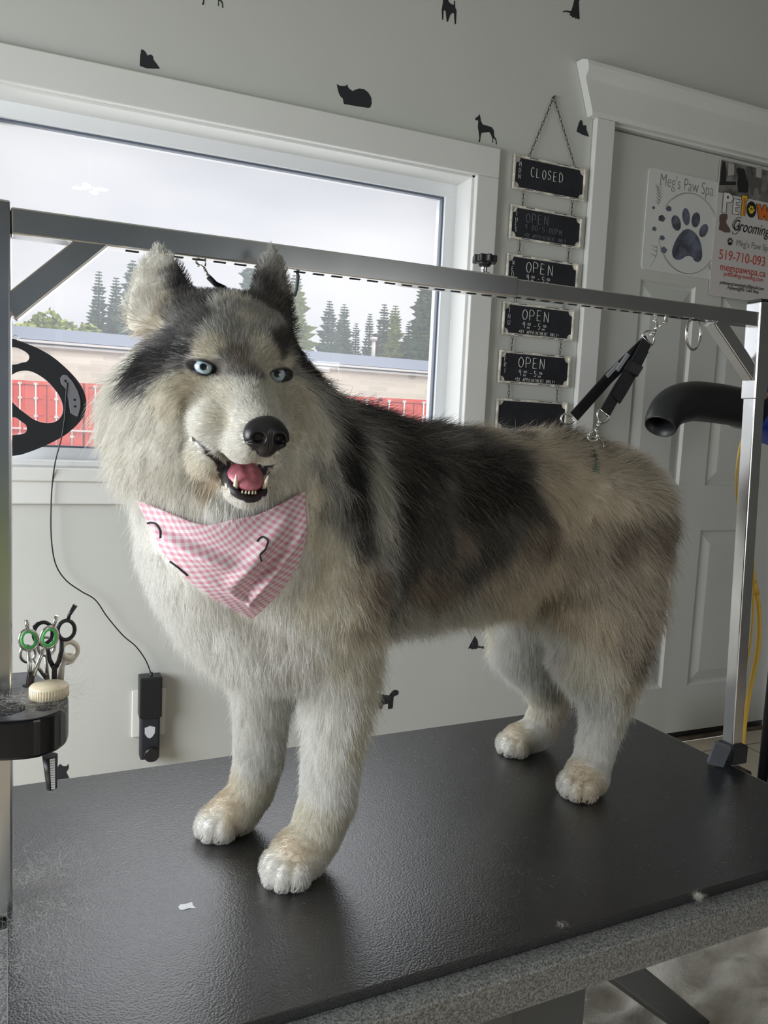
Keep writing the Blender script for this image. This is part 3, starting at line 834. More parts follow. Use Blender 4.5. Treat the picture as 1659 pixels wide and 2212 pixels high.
s3 = empty('scissors', (0, 0, 0), 0, 'plain silver scissors standing behind the black pair in the tray', 'scissors', 'scissors in the tool tray')
handle(s3, silver, 1.025, (100, 1396, 18, 20, .1), ((99, 1415), (101, 1440), (103, 1468)), None, None, .002)
handle(s3, silver, 1.028, (60, 1412, 16, 18, .1), ((70, 1425), (85, 1445), (100, 1466)), None, None, .002)
MB().bar(at(102, 1455, 1, 1.026), at(103, 1478, 1, 1.026), .008, .004).build('blade', silver, s3)
s4 = empty('scissors', (0, 0, 0), 0, 'ivory handled shears with hair stuck to them, rightmost in the tray', 'scissors', 'scissors in the tool tray')
handle(s4, ivory, 1.03, (150, 1404, 17, 18, .2), ((141, 1424), (133, 1440), (130, 1470)), None, None, .0035)
handle(s4, ivory, 1.034, (146, 1423, 13, 8, -.2), ((139, 1428), (132, 1445), (129, 1470)), None, None, .003)

# ------------------------------------------------------------------ pet dryer behind the right post
dry = empty('pet_dryer', (0, 0, 0), 0, 'blue stand dryer with a fat black elbow nozzle behind the right post', 'dryer')
YD = 1.50
rbk = mat('black rubber nozzle', (0.016, 0.017, 0.019), 0.42, bump=('noise', 120, .08, .002))
pth = [at(1640, 886, 1, YD + .06), at(1600, 880, 1, YD + .04), at(1545, 871, 1, YD + .02), at(1498, 867, 1, YD), at(1466, 873, 1, YD - .02), at(1447, 884, 1, YD - .032), at(1434, 902, 1, YD - .045), at(1427, 920, 1, YD - .052)]
rad = [.050, .050, .050, .049, .048, .045, .041, .037]
fine = []; fr_ = []
for i in range(len(pth) - 1):
    for k in range(6):
        t_ = k / 6.0
        p0, p1, p2, p3 = pth[max(i - 1, 0)], pth[i], pth[i + 1], pth[min(i + 2, len(pth) - 1)]
        fine.append(.5 * ((2 * p1) + (p2 - p0) * t_ + (2 * p0 - 5 * p1 + 4 * p2 - p3) * t_ ** 2 + (3 * p1 - p0 - 3 * p2 + p3) * t_ ** 3)); fr_.append(rad[i] + (rad[i + 1] - rad[i]) * t_)
fine.append(pth[-1]); fr_.append(rad[-1])
nz = MB(); nz.tube(fine, fr_, 36, caps=False)
nd = (pth[-1] - pth[-2]).normalized()
nz.lathe([(.037, 0), (.0365, .003), (.034, .003), (.0335, -.03), (.031, -.06)], pth[-1], nd, 36)
nz.build('nozzle', rbk, dry)
MB().lathe([(0, 0), (.032, 0)], pth[-1] - nd * .04, nd, 24).build('nozzle_throat', M['slot'], dry)
MB().cyl(at(1613, 884, 1, YD + .045), at(1600, 882, 1, YD + .04), .053, 36).build('collar', M['black'], dry)
blue = mat('royal blue enamel', (0.012, 0.045, 0.33), 0.28)
bb = at(1690, 896, 1, YD + .08); bd_ = (at(1720, 898, 1, YD + .10) - at(1600, 882, 1, YD + .04)).normalized()
b0 = at(1622, 886, 1, YD + .05)
MB().lathe([(0, 0), (.050, 0), (.054, .012), (.056, .05), (.085, .10), (.092, .16), (.092, .34), (.07, .37), (0, .37)], b0, bd_, 40).build('body', blue, dry)
stp = b0 + bd_ * .25
MB().cyl((stp.x, stp.y, .02), (stp.x, stp.y, stp.z - .08), .014).build('stand', M['black'], dry)
MB().lathe([(0, 0), (.15, 0), (.15, .012), (.03, .03), (0, .03)], (stp.x, stp.y, 0)).build('stand_base', M['black'], dry)
lt = MB(); c = at(1654, 846, 1, YD + .02); lt.tube([at(1650, 842, 1, YD), at(1655, 835, 1, YD), at(1664, 832, 1, YD), at(1672, 845, 1, YD + .02)], .0035, 8); lt.build('latch', M['chrome'], dry)
lt = MB(); lt.bar(at(1653, 853, 1, YD + .02), at(1680, 853, 1, YD + .02), .02, .012); lt.build('orange_badge', mat('orange badge', (.75, .18, .05), .5), dry)
lt = MB(); lt.bar(at(1651, 815, 1, YD + .05), at(1700, 822, 1, YD + .05), .04, .05); lt.build('control_box', M['black'], dry, bevel=.004)

# yellow tube looped behind the right post
yl = empty('yellow_tube', (0, 0, 0), 0, 'yellow flexible tube looped down behind the right steel post', 'tube')
ytm = mat('yellow tubing', (0.72, 0.46, 0.07), 0.35)
def smooth(pts, n=8):
    o = []
    for i in range(len(pts) - 1):
        p0, p1, p2, p3 = pts[max(i - 1, 0)], pts[i], pts[i + 1], pts[min(i + 2, len(pts) - 1)]
        for k in range(n):
            t_ = k / n
            o.append(.5 * ((2 * p1) + (p2 - p0) * t_ + (2 * p0 - 5 * p1 + 4 * p2 - p3) * t_ ** 2 + (3 * p1 - p0 - 3 * p2 + p3) * t_ ** 3))
    o.append(pts[-1]); return o
MB().tube(smooth([at(x, y, 1, 1.095) for x, y in ((1612, 930), (1600, 960), (1593, 1000), (1591, 1050), (1597, 1110), (1622, 1160), (1627, 1200), (1627, 1300), (1622, 1380), (1612, 1440), (1606, 1500))]), .0022, 10).build('thin_strand', ytm, yl)
MB().tube(smooth([at(x, y, 1, 1.10) for x, y in ((1626, 1235), (1629, 1265), (1637, 1300), (1640, 1350), (1636, 1410), (1622, 1480), (1610, 1550), (1604, 1610), (1603, 1636))]), .0048, 14).build('thick_strand', ytm, yl)
MB().tube([at(1627, 1255, 1, 1.098), at(1634, 1283, 1, 1.10)], .0062, 14).build('sleeve', ytm, yl)

# ------------------------------------------------------------------ black oval board, its cord and the plug-in adapters
PYB = WY - .035
def zz(x, y): return at(x / 4.1475, 650 + y / 4.1475, 1, PYB)
outl = [(130, 340), (200, 368), (330, 420), (470, 500), (600, 610), (700, 720), (755, 820), (775, 915), (757, 1015), (700, 1100), (600, 1190), (500, 1250), (380, 1308), (250, 1358), (145, 1385), (-60, 1390), (-300, 1330), (-480, 1190), (-570, 1000), (-560, 780), (-450, 560), (-260, 400), (-60, 340)]
hB = [(40, 720), (135, 645), (220, 625), (300, 640), (400, 700), (480, 780), (540, 870), (565, 960), (550, 1030), (500, 1080), (420, 1095), (320, 1070), (230, 1010), (150, 945), (70, 850)]
hA = [(40, 420), (130, 415), (200, 440), (250, 475), (262, 510), (240, 543), (190, 555), (130, 570), (40, 560)]
hC = [(60, 1040), (140, 1045), (190, 1080), (230, 1110), (240, 1150), (220, 1185), (140, 1200), (60, 1190)]
def plate_with_holes(name, m_, outer, holes_, y0, y1, par):
    bm_ = bmesh.new(); edges = []
    for lp_ in [outer] + holes_:
        pts = smooth([Vector((zz(x, y).x, 0, zz(x, y).z)) for x, y in lp_ + lp_[:1]], 4)[:-1]
        vs_ = [bm_.verts.new((p.x, y0, p.z)) for p in pts]
        edges += [bm_.edges.new((vs_[i], vs_[(i + 1) % len(vs_)])) for i in range(len(vs_))]
    bmesh.ops.triangle_fill(bm_, use_beauty=True, use_dissolve=False, edges=edges)
    geo = bmesh.ops.extrude_face_region(bm_, geom=list(bm_.faces))
    for v_ in geo['geom']:
        if isinstance(v_, bmesh.types.BMVert): v_.co.y = y1
    bmesh.ops.recalc_face_normals(bm_, faces=bm_.faces)
    me = bpy.data.meshes.new(name); bm_.to_mesh(me); bm_.free(); me.materials.append(m_)
    return link(bpy.data.objects.new(name, me), par)
brd = empty('hanging_board', (0, 0, 0), 0, 'black egg shaped acrylic board with round cutouts hanging in front of the window', 'sign')
plate_with_holes('panel', M['black'], outl, [hA, hB, hC], PYB, PYB + .003, brd)
plate_with_holes('acrylic_backing', mat('clear white acrylic edge', (.80, .80, .80), .3), outl, [hA, hB, hC], PYB + .003, PYB + .009, brd)
pl = [(540, 690), (565, 660), (600, 665), (650, 720), (700, 810), (722, 890), (722, 950), (700, 1035), (680, 1035), (630, 1005), (615, 900), (590, 790), (545, 740)]
MB().prism([(zz(x, y).x, zz(x, y).z) for x, y in pl], (0, PYB, 0), (1, 0, 0), (0, 0, 1), (0, -1, 0), .004).build('socket_plate', mat('grey plate', (.16, .16, .18), .4), brd, bevel=.001)
for x, y in ((585, 718), (668, 886), (672, 945)):
    MB().ellipsoid(zz(x, y) + Vector((0, -.004, 0)), (.003, .001, .003), 8).build('screw_hole', M['slot'], brd)
MB().tube(smooth([zz(x, y) for x, y in ((120, 330), (130, 308), (150, 310), (165, 325), (165, 345), (160, 360))], 4), .0012, 8).build('hanging_hook', M['chrome'], brd)
cord = MB()
cp = [at(x, y, 1, PYB - .005) for x, y in ((145, 826), (142, 860), (140, 900), (133, 945), (120, 995))] + [at(x, y, 1, WY - .028) for x, y in ((113, 1045), (110, 1100), (111, 1165), (120, 1218), (142, 1253), (175, 1277), (206, 1296), (232, 1333), (265, 1372), (293, 1396), (314, 1425), (325, 1452), (327, 1463))]
cord.tube(smooth(cp, 6), .0016, 8)
tag(cord.build('black_cable', M['black']), 'thin black cord from the oval board down to the wall adapter', 'cable')
ol = empty('outlet_cover', (0, 0, 0), 0, 'white outlet cover on the wall behind the black adapter', 'outlet')
MB().box((.208, WY - .006, .240), (.293, WY - .0005, .366)).build('plate', mat('white outlet plastic', (.80, .80, .77), .35), ol, bevel=.002)
ad = empty('power_adapter', (0, 0, 0), 0, 'black two piece power adapter plugged into the wall below the cord', 'adapter')
a0, a1 = at(302, 1466, 1, WY - .05), at(350, 1550, 1, WY - .05)
MB().box((a0.x, WY - .05, a1.z), (a1.x, WY - .007, a0.z)).build('transformer', M['black'], ad, bevel=.004, seg=3)
MB().cyl(at(327, 1452, 1, WY - .028), at(327, 1466, 1, WY - .028), .0035).build('strain_relief', M['black'], ad)
b0_, b1_ = at(304, 1552, 1, WY - .045), at(345, 1640, 1, WY - .045)
MB().box((b0_.x, WY - .042, b1_.z), (b1_.x, WY - .007, b0_.z)).build('plug_body', M['blackmatte'], ad, bevel=.006, seg=3)
cen = at(328, 1632, 1, WY - .05)
MB().cyl((cen.x, WY - .053, cen.z), (cen.x, WY - .03, cen.z + .004), .0185, 28).build('round_end', M['black'], ad)
MB().prism([(-.013, .012), (0, .016), (.013, .012), (.0125, -.004), (.006, -.014), (0, -.017), (-.006, -.014), (-.0125, -.004)], (at(324, 1582, 1, WY - .045).x, WY - .042, at(324, 1582, 1, WY - .045).z), (1, 0, 0), (0, 0, 1), (0, -1, 0), .0008).build('shield_label', mat('pale label', (.62, .63, .68), .4), ad)

# ------------------------------------------------------------------ black bin by the door, hair on floor
bx = empty('storage_bin', (2.12, 1.30, 0), 0.05, 'low black plastic bin on the floor by the door', 'bin')
bn = MB(); bn.box((0, 0, 0), (.55, .40, .02)); bn.box((0, 0, .02), (.55, .015, .16)); bn.box((0, .385, .02), (.55, .40, .16)); bn.box((0, .015, .02), (.015, .385, .16)); bn.box((.535, .015, .02), (.55, .385, .16))
bn.build('body', M['black'], bx, bevel=.004)
MB().box((-.012, -.012, .16), (.562, .412, .178)).build('lid', M['blackmatte'], bx, bevel=.006)
# ------------------------------------------------------------------ wall decals
vinyl = M['blackmatte']
def decal(name, pts, conv, label, cat='wall decal'):
    wp = [at(*conv(x, y), 1, WY) for x, y in pts]
    o = MB().prism([(p.x, p.z) for p in wp], (0, WY - .0006, 0), (1, 0, 0), (0, 0, 1), (0, 1, 0), .0005).build(name, vinyl)
    tag(o, label, cat, 'animal silhouettes on the wall')
k1 = lambda x, y: (300 + x / 3.13, y / 3.13)
k2 = lambda x, y: (930 + x / 4.608, y / 4.608)
k3 = lambda x, y: (1000 + x / 3.687, 1350 + y / 3.687)
idn = lambda x, y: (x, y)
cat_loaf = [(1337, 569), (1362, 582), (1395, 582), (1408, 570), (1414, 590), (1428, 606), (1446, 615), (1465, 606), (1490, 598), (1520, 603), (1550, 625), (1570, 660), (1573, 700), (1565, 725), (1550, 730), (1470, 718), (1385, 703), (1378, 665), (1360, 650), (1348, 620)]
shih = [(14, 335), (30, 337), (45, 352), (58, 378), (68, 370), (85, 370), (96, 385), (97, 402), (143, 464), (110, 465), (50, 462), (5, 445), (8, 375), (12, 360)]
terr = [(125, 0), (120, 40), (110, 100), (115, 195), (125, 200), (130, 100), (150, 110), (160, 215), (172, 218), (195, 150), (215, 130), (232, 132), (240, 240), (252, 243), (258, 110), (245, 75), (243, 10), (232, 10), (232, 50), (205, 40), (180, 20), (172, -10), (178, -45), (160, -75), (135, -70), (100, -48), (102, -30), (125, -25)]
catsit = [(1430, 0), (1415, 60), (1400, 110), (1340, 105), (1313, 115), (1315, 123), (1345, 118), (1390, 130), (1382, 150), (1405, 160), (1410, 180), (1420, 170), (1440, 178), (1445, 193), (1455, 180), (1470, 193), (1483, 190), (1475, 20), (1484, 0), (1484, -40), (1470, -75), (1457, -55), (1440, -55), (1428, -75), (1424, -30)]
dane = [(487, 1135), (495, 1170), (502, 1210), (520, 1240), (575, 1255), (610, 1268), (630, 1300), (633, 1355), (655, 1390), (660, 1437), (650, 1437), (648, 1400), (630, 1375), (622, 1385), (622, 1420), (613, 1422), (616, 1380), (600, 1340), (585, 1315), (540, 1318), (505, 1325), (495, 1380), (492, 1412), (475, 1412), (485, 1380), (478, 1310), (470, 1265), (475, 1200), (455, 1198), (443, 1190), (445, 1175), (470, 1160)]
shih2 = [(1490, 1195), (1510, 1200), (1515, 1240), (1522, 1250), (1540, 1246), (1552, 1260), (1550, 1285), (1578, 1362), (1520, 1345), (1453, 1310), (1460, 1280), (1475, 1225)]
decal('cat_decal', cat_loaf, k1, 'black crouching cat decal above the middle of the window')
decal('dog_decal', shih, k1, 'black long haired sitting dog decal above the left of the window')
decal('dog_decal', terr, k2, 'black standing terrier decal at the top edge, above the window corner')
decal('cat_decal', catsit, k2, 'black sitting cat decal near the ceiling, tail out to the left')
decal('dog_decal', dane, k2, 'tall slender black dog decal standing on the window casing corner')
decal('dog_decal', shih2, k2, 'small black long haired dog decal squeezed between sign chain and door casing')
decal('dog_decal', [(x + 300 - 540, y - 172) for x, y in dane], lambda x, y: (436 + (x - 235 + 0) / 4.0, (y - 1250 + 0) / 4.0 + 13), 'black dog decal cut by the top edge, only its feet showing')
decal('cat_decal', [(95, 85), (118, 130), (120, 165), (165, 170), (178, 185), (165, 190), (120, 180), (100, 195), (90, 190), (70, 195), (60, 185), (40, 190), (60, 150)], k3, 'small black sitting cat decal under the dog\'s belly')
decal('dog_decal', [(855, 1490), (861, 1493), (860, 1500), (850, 1505), (848, 1530), (838, 1532), (838, 1520), (828, 1522), (824, 1532), (816, 1530), (812, 1510), (815, 1498), (840, 1502), (848, 1492)], idn, 'small black terrier decal beside the dog\'s near front leg')
decal('dog_decal', [(318, 1165), (324, 1170), (334, 1190), (350, 1195), (366, 1196), (372, 1210), (370, 1240), (364, 1242), (362, 1215), (346, 1218), (344, 1240), (340, 1244), (336, 1242), (337, 1228), (333, 1228), (331, 1238), (325, 1238), (328, 1225), (323, 1200), (318, 1185), (312, 1182)], idn, 'black dog decal half hidden behind the husky\'s chest')
decal('cat_decal', [(126, 1654), (130, 1650), (136, 1655), (143, 1655), (148, 1650), (148, 1660), (143, 1668), (149, 1680), (150, 1687), (112, 1690), (110, 1675), (120, 1668)], idn, 'black cat decal low on the wall beside the slotted sleeve')

# ------------------------------------------------------------------ chalkboard sign
CH = {  # single stroke capitals on a 1 x 1.4 cell
    'A': ['0,0 .5,1.4 1,0', '.2,.5 .8,.5'], 'B': ['0,0 0,1.4 .7,1.3 .75,.9 0,.75 .9,.6 .9,.1 0,0'], 'C': ['.9,1.25 .5,1.4 .1,1.0 .1,.4 .5,0 .95,.15'], 'D': ['0,0 0,1.4 .7,1.2 .95,.7 .7,.15 0,0'],
    'E': ['.85,1.4 0,1.4 0,0 .9,0', '0,.7 .7,.7'], 'F': ['.9,1.4 0,1.4 0,0', '0,.7 .7,.7'], 'I': ['.5,0 .5,1.4'], 'L': ['0,1.4 0,0 .85,0'], 'M': ['0,0 .1,1.4 .5,.5 .9,1.4 1,0'], 'N': ['0,0 0,1.4 .9,0 .9,1.4'],
    'O': ['.5,1.4 .1,1.1 .05,.4 .45,0 .9,.3 .95,1.0 .5,1.4'], 'P': ['0,0 0,1.4 .8,1.25 .85,.85 .6,.65 0,.65'], 'R': ['0,0 0,1.4 .8,1.25 .8,.85 0,.7 .9,0'], 'S': ['.85,1.2 .5,1.4 .1,1.15 .3,.8 .8,.55 .8,.2 .4,0 .05,.2'],
    'T': ['.5,0 .5,1.4', '0,1.4 1,1.4'], 'U': ['0,1.4 .05,.3 .5,0 .95,.3 1,1.4'], 'W': ['0,1.4 .25,0 .5,.9 .75,0 1,1.4'], 'Y': ['0,1.4 .5,.7 1,1.4', '.5,.7 .4,0'], 'H': ['0,0 0,1.4', '.9,0 .9,1.4', '0,.7 .9,.7'],
    '9': ['.85,.95 .5,.7 .15,.95 .4,1.35 .8,1.3 .85,.95 .8,0'], '0': ['.5,1.4 .1,1.1 .1,.3 .5,0 .9,.3 .9,1.1 .5,1.4'], '5': ['.9,1.4 .25,1.4 .2,.8 .7,.8 .9,.45 .6,.05 .1,.1'], ':': ['.5,.4 .5,.5', '.5,.9 .5,1.0'], '-': ['.1,.7 .9,.7'], '*': ['.2,.5 .8,1.1', '.2,1.1 .8,.5'], ' ': []}
def chalk(text, x, z, h, parent, m_, w=.72, r=.0006, y=0.0, seed=0, slant=0.0, name='chalk_lettering', vertical=False):
    rnd = random.Random(seed); b = MB(); s = h / 1.4
    for ch in text:
        ox, oz = rnd.uniform(-.04, .04), rnd.uniform(-.06, .06)
        for st_ in CH.get(ch, []):
            pp = [tuple(map(float, q.split(','))) for q in st_.split()]
            P3 = [Vector((x + (px_ * w + ox + slant * py_) * s, y, z + (py_ + oz) * s)) for px_, py_ in pp]
            if len(P3) > 2 and ch in 'COSUBDPR905': b.tube(smooth(P3, 4), r, 5)
            else:
                for k_ in range(len(P3) - 1): b.tube([P3[k_], P3[k_ + 1]], r, 5)
        if vertical: z -= h * 1.28
        else: x += s * (w + .42)
    return b.build(name, m_, parent)
frame_m = mat('distressed cream frame', (.66, .63, .56), .6, noise=(45, .35, 4))
board_m = mat('chalkboard', (.012, .013, .018), .7, noise=(25, .3, 4))
chalk_m = mat('white chalk', (.62, .62, .60), .9); chalk_f = mat('faded chalk', (.13, .14, .16), .9); day_m = mat('pale day print', (.36, .37, .38), .8)
chain_m = mat('dark steel chain', (.07, .065, .06), .45, .7)
sign = empty('hanging_chalkboard_sign', (0, 0, 0), 0, 'column of small framed chalkboards on chains between window and door', 'sign')
def link_chain(a, b, par, wl=.0165):
    a, b = Vector(a), Vector(b); n = max(1, round((b - a).length / (wl * .80))); d = (b - a).normalized(); mb = MB()
    for i in range(n):
        c = a.lerp(b, (i + .5) / n); sdv = Vector((0, 1, 0)).cross(d).normalized() if i % 2 == 0 else Vector((0, 1, 0))
        hl = (b - a).length / n * .62
        mb.tube([c + d * (hl * math.cos(t_)) + sdv * ((.0030 if i % 2 == 0 else .0016) * math.sin(t_)) for t_ in [2 * math.pi * j / 12 for j in range(12)]], .00085, 6, closed=True)
    return mb.build('chain', chain_m, par)
tops = [1.883, 1.742, 1.602, 1.463, 1.321, 1.179]
xl = [1.254, 1.253, 1.251, 1.248, 1.245, 1.246]
BWd, BHt = .255, .096
texts = [('MON', 'closed'), ('TUES', 'faint'), ('WED', 'open'), ('THU', 'openapp'), ('FRI', 'openapp'), ('SAT', None)]
YB = WY - .010
def corner_poly(w_, h_, c):   # panel with scooped corners
    o = []
    for sx, sz, a0 in ((1, 1, 0), (0, 1, 1), (0, 0, 2), (1, 0, 3)):
        cx_, cz_ = sx * w_, sz * h_
        pts_ = [(cx_ + c * math.cos(math.radians(t_)), cz_ + c * math.sin(math.radians(t_))) for t_ in {(1, 1): (270, 247, 225, 203, 180), (0, 1): (0, -22, -45, -67, -90), (0, 0): (90, 67, 45, 22, 0), (1, 0): (180, 157, 135, 112, 90)}[(sx, sz)]]
        o += pts_
    return o
for i, (zt, x0) in enumerate(zip(tops, xl)):
    z0 = zt - BHt
    bd_o = MB().box((x0 + .003, YB, z0 + .003), (x0 + BWd - .003, YB + .006, zt - .003)).build('chalkboard', frame_m, sign)
    MB().prism(corner_poly(BWd - .016, BHt - .014, .014), (x0 + .008, YB - .0008, z0 + .007), (1, 0, 0), (0, 0, 1), (0, 1, 0), .001).build('slate', board_m, bd_o)
    fb = MB()
    for a, b in (((x0, YB - .004, z0), (x0 + BWd, YB + .004, z0 + .006)), ((x0, YB - .004, zt - .006), (x0 + BWd, YB + .004, zt)), ((x0, YB - .0038, z0 + .006), (x0 + .006, YB + .004, zt - .006)), ((x0 + BWd - .006, YB - .0038, z0 + .006), (x0 + BWd, YB + .004, zt - .006))):
        fb.box(a, b)
    fb.build('frame', frame_m, bd_o, bevel=.0015)
    em = MB()
    for cx_, w_ in ((x0 + .05, .03), (x0 + .15, .045), (x0 + .21, .02)):
        em.box((cx_, YB - .0043, zt - .004), (cx_ + w_, YB - .0038, zt - .0015)); em.box((cx_ - .01, YB - .0043, z0 + .0015), (cx_ - .01 + w_, YB - .0038, z0 + .004))
    em.build('worn_patches', M['gasket'], bd_o)
    day, kind = texts[i]
    if i < 5:
        chalk(day, x0 + .018, zt - .031, .0135 if len(day) == 3 else .0115, bd_o, day_m, .75, .0009, YB - .0014, i, 0, 'day_lettering', True)
    yv = YB - .0014
    if kind == 'closed':
        chalk('CLOSED', x0 + .060, zt - .053, .026, bd_o, chalk_m, .66, .0009, yv, 3)
    elif kind == 'faint':
        chalk('OPEN', x0 + .055, zt - .043, .026, bd_o, chalk_f, .72, .0009, yv, 4); chalk('9:00-5:00PM', x0 + .052, zt - .064, .015, bd_o, chalk_f, .72, .0007, yv, 5); chalk('*BY APPOINTMENT ONLY', x0 + .050, zt - .086, .011, bd_o, chalk_f, .55, .0006, yv, 6)
    elif kind:
        chalk('OPEN', x0 + .068, zt - .046, .030, bd_o, chalk_m, .78, .0010, yv, 7 + i)
        chalk('9', x0 + .070, zt - .070, .017, bd_o, chalk_m, .72, .0007, yv, 9); chalk(':00', x0 + .082, zt - .062, .007, bd_o, chalk_m, .8, .0005, yv, 10); chalk('AM', x0 + .086, zt - .072, .006, bd_o, chalk_m, .8, .0004, yv, 11)
        chalk('-', x0 + .110, zt - .071, .017, bd_o, chalk_m, .72, .0007, yv, 12); chalk('5', x0 + .125, zt - .071, .017, bd_o, chalk_m, .72, .0007, yv, 13); chalk(':00', x0 + .138, zt - .063, .007, bd_o, chalk_m, .8, .0005, yv, 14); chalk('PM', x0 + .140, zt - .073, .006, bd_o, chalk_m, .8, .0004, yv, 15)
        chalk('*BY APPOINTMENT ONLY*', x0 + .058, zt - .087, .0095, bd_o, chalk_m, .62, .0005, yv, 16 + i)
    if i < 5:
        for fx_ in (.040, .215):
            link_chain((x0 + fx_, YB + .001, z0 + .001), (xl[i + 1] + fx_ + .001, YB + .001, tops[i + 1] - .001), sign)
link_chain((1.378, WY - .007, 2.066), (xl[0] + .050, YB, tops[0] - .001), sign)
link_chain((1.380, WY - .007, 2.066), (xl[0] + .215, YB, tops[0] - .001), sign)
MB().cyl((1.379, WY - .014, 2.068), (1.379, WY, 2.068), .0022, 10).build('nail', chain_m, sign)

# ------------------------------------------------------------------ posters on the door
PYD = DY - .0012
def dz(x, y, Y=PYD): return at(1380 + x / 5.946, 340 + y / 5.946, 1, Y)
def text(body, pos, size, m_, parent, name='lettering', align='LEFT', shear=0.0, rz=0.0, space=1.0, sx=1.0, extrude=.0002, offset=0.0):
    c = bpy.data.curves.new(name, 'FONT'); c.body = body; c.size = size; c.align_x = align; c.shear = shear; c.space_character = space; c.extrude = extrude; c.offset = offset
    c.materials.append(m_)
    tmp = bpy.data.objects.new(name, c); COL.objects.link(tmp)
    bpy.context.view_layer.update()
    me = bpy.data.meshes.new_from_object(tmp.evaluated_get(bpy.context.evaluated_depsgraph_get()))
    bpy.data.objects.remove(tmp); bpy.data.curves.remove(c)
    me.name = name
    if not me.materials: me.materials.append(m_)
    o = bpy.data.objects.new(name, me); link(o, parent)
    o.location = pos; o.rotation_euler = (math.radians(90), rz, 0); o.scale = (sx, 1, 1)
    return o
paper = mat('white sign board', (.66, .67, .66), .35); banner_m = mat('glossy banner vinyl', (.60, .58, .58), .22)
greyink = mat('grey ink', (.22, .22, .22), .6); slateink = mat('slate blue watercolour ink', (.10, .11, .15), .6, noise=(30, .5, 4)); blk = mat('black ink', (.012, .012, .012), .6)
redink = mat('red ink', (.48, .07, .04), .5); orange = mat('orange ink', (.65, .16, .03), .5); yellow = mat('yellow ink', (.70, .52, .04), .5); white = mat('white ink', (.72, .70, .70), .5)
ps1 = empty('paw_poster', (0, 0, 0), 0, 'square white sign with a large grey paw print on the door', 'poster')
sx0, sx1, sz0, sz1 = 1.766, 2.082, 1.622, 1.938
def rrect(x0, z0, x1, z1, r, n=5):
    o = []
    for cx_, cz_, a0 in ((x1 - r, z1 - r, 0), (x0 + r, z1 - r, 90), (x0 + r, z0 + r, 180), (x1 - r, z0 + r, 270)):
        o += [(cx_ + r * math.cos(math.radians(a0 + 90 * i / n)), cz_ + r * math.sin(math.radians(a0 + 90 * i / n))) for i in range(n + 1)]
    return o
MB().prism(rrect(sx0, sz0, sx1, sz1, .012), (0, DY - .004, 0), (1, 0, 0), (0, 0, 1), (0, 1, 0), .0038).build('panel', paper, ps1)
YP = DY - .0042
def flat(name, pts_, m_, par, y=YP, th=.0003):
    return MB().prism([(p.x, p.z) for p in pts_], (0, y - th, 0), (1, 0, 0), (0, 0, 1), (0, 1, 0), th).build(name, m_, par)
def toe(cx_, cy_, rx, ry, tl, par, m_, Y, sc=1.0, o=None):
    return [(cx_ + rx * math.cos(a) * math.cos(tl) - ry * math.sin(a) * math.sin(tl), cy_ + rx * math.cos(a) * math.sin(tl) + ry * math.sin(a) * math.cos(tl)) for a in [2 * math.pi * i / 22 for i in range(22)]]
toes = [(470, 845, 58, 102, -.22), (598, 765, 48, 112, -.10), (722, 805, 54, 98, .12), (823, 943, 52, 88, .35)]
pad = [(560, 940), (625, 922), (700, 960), (760, 1040), (795, 1150), (802, 1270), (780, 1332), (740, 1345), (700, 1325), (682, 1288), (640, 1268), (590, 1275), (540, 1310), (480, 1318), (430, 1280), (418, 1200), (450, 1100), (500, 1010)]
for t_ in toes: flat('paw_print', [dz(x, y) for x, y in toe(*t_, None, None, 0)], slateink, ps1)
flat('paw_print', smooth([dz(x, y) for x, y in pad + pad[:1]], 3)[:-1], slateink, ps1)
cc = dz(632, 982); rr_ = .1285
MB().tube([(cc.x + rr_ * math.cos(a), YP - .0003, cc.z + rr_ * math.sin(a)) for a in [math.radians(x) for x in range(-165, 150, 6)]], .0007, 5).build('ring_outline', greyink, ps1)
MB().tube([(cc.x + .002 + (rr_ - .003) * math.cos(a), YP - .0003, cc.z + (rr_ - .001) * math.sin(a)) for a in [math.radians(x) for x in range(-150, 135, 6)]], .0005, 5).build('ring_outline', greyink, ps1)
lf_ = MB()
stem = [dz(x, y, YP) for x, y in ((250, 600), (262, 520), (255, 440), (240, 350))]; lf_.tube(stem, .0004, 5)
for x, y in ((250, 600), (258, 555), (262, 510), (260, 470), (256, 430), (250, 395)):
    for d in (-1, 1): lf_.tube([dz(x, y, YP), dz(x + d * 40, y - 55, YP)], [.0012, .0003], 5)
stem = [dz(x, y, YP) for x, y in ((140, 1400), (200, 1320), (230, 1220), (225, 1140))]; lf_.tube(stem, .0004, 5)
for x, y in ((225, 1160), (228, 1210), (215, 1270)):
    for d in (-1, 1): lf_.tube([dz(x, y, YP), dz(x + d * 45 - 25, y - 40, YP)], [.0010, .0003], 5)
lf_.build('leaf_sprig', greyink, ps1)
for x, y, r_ in ((285, 785, 42), (190, 920, 28), (290, 1035, 32), (180, 650, 18), (375, 660, 36), (310, 1190, 40)):
    flat('flower_centre', [dz(x + r_ * (1 + .10 * math.sin(5 * a + x) + .1 * math.sin(3 * a)) * math.cos(a), y + r_ * (1 + .10 * math.sin(5 * a + x) + .1 * math.sin(2 * a)) * math.sin(a)) for a in [2 * math.pi * i / 25 for i in range(25)]], slateink, ps1)
text("Meg's Paw Spa", dz(262, 355, YP - .0003), .056, greyink, ps1, 'lettering', sx=.70, offset=-.0009, extrude=.0002)
text('@', dz(895, 1425, YP - .0003), .020, greyink, ps1)

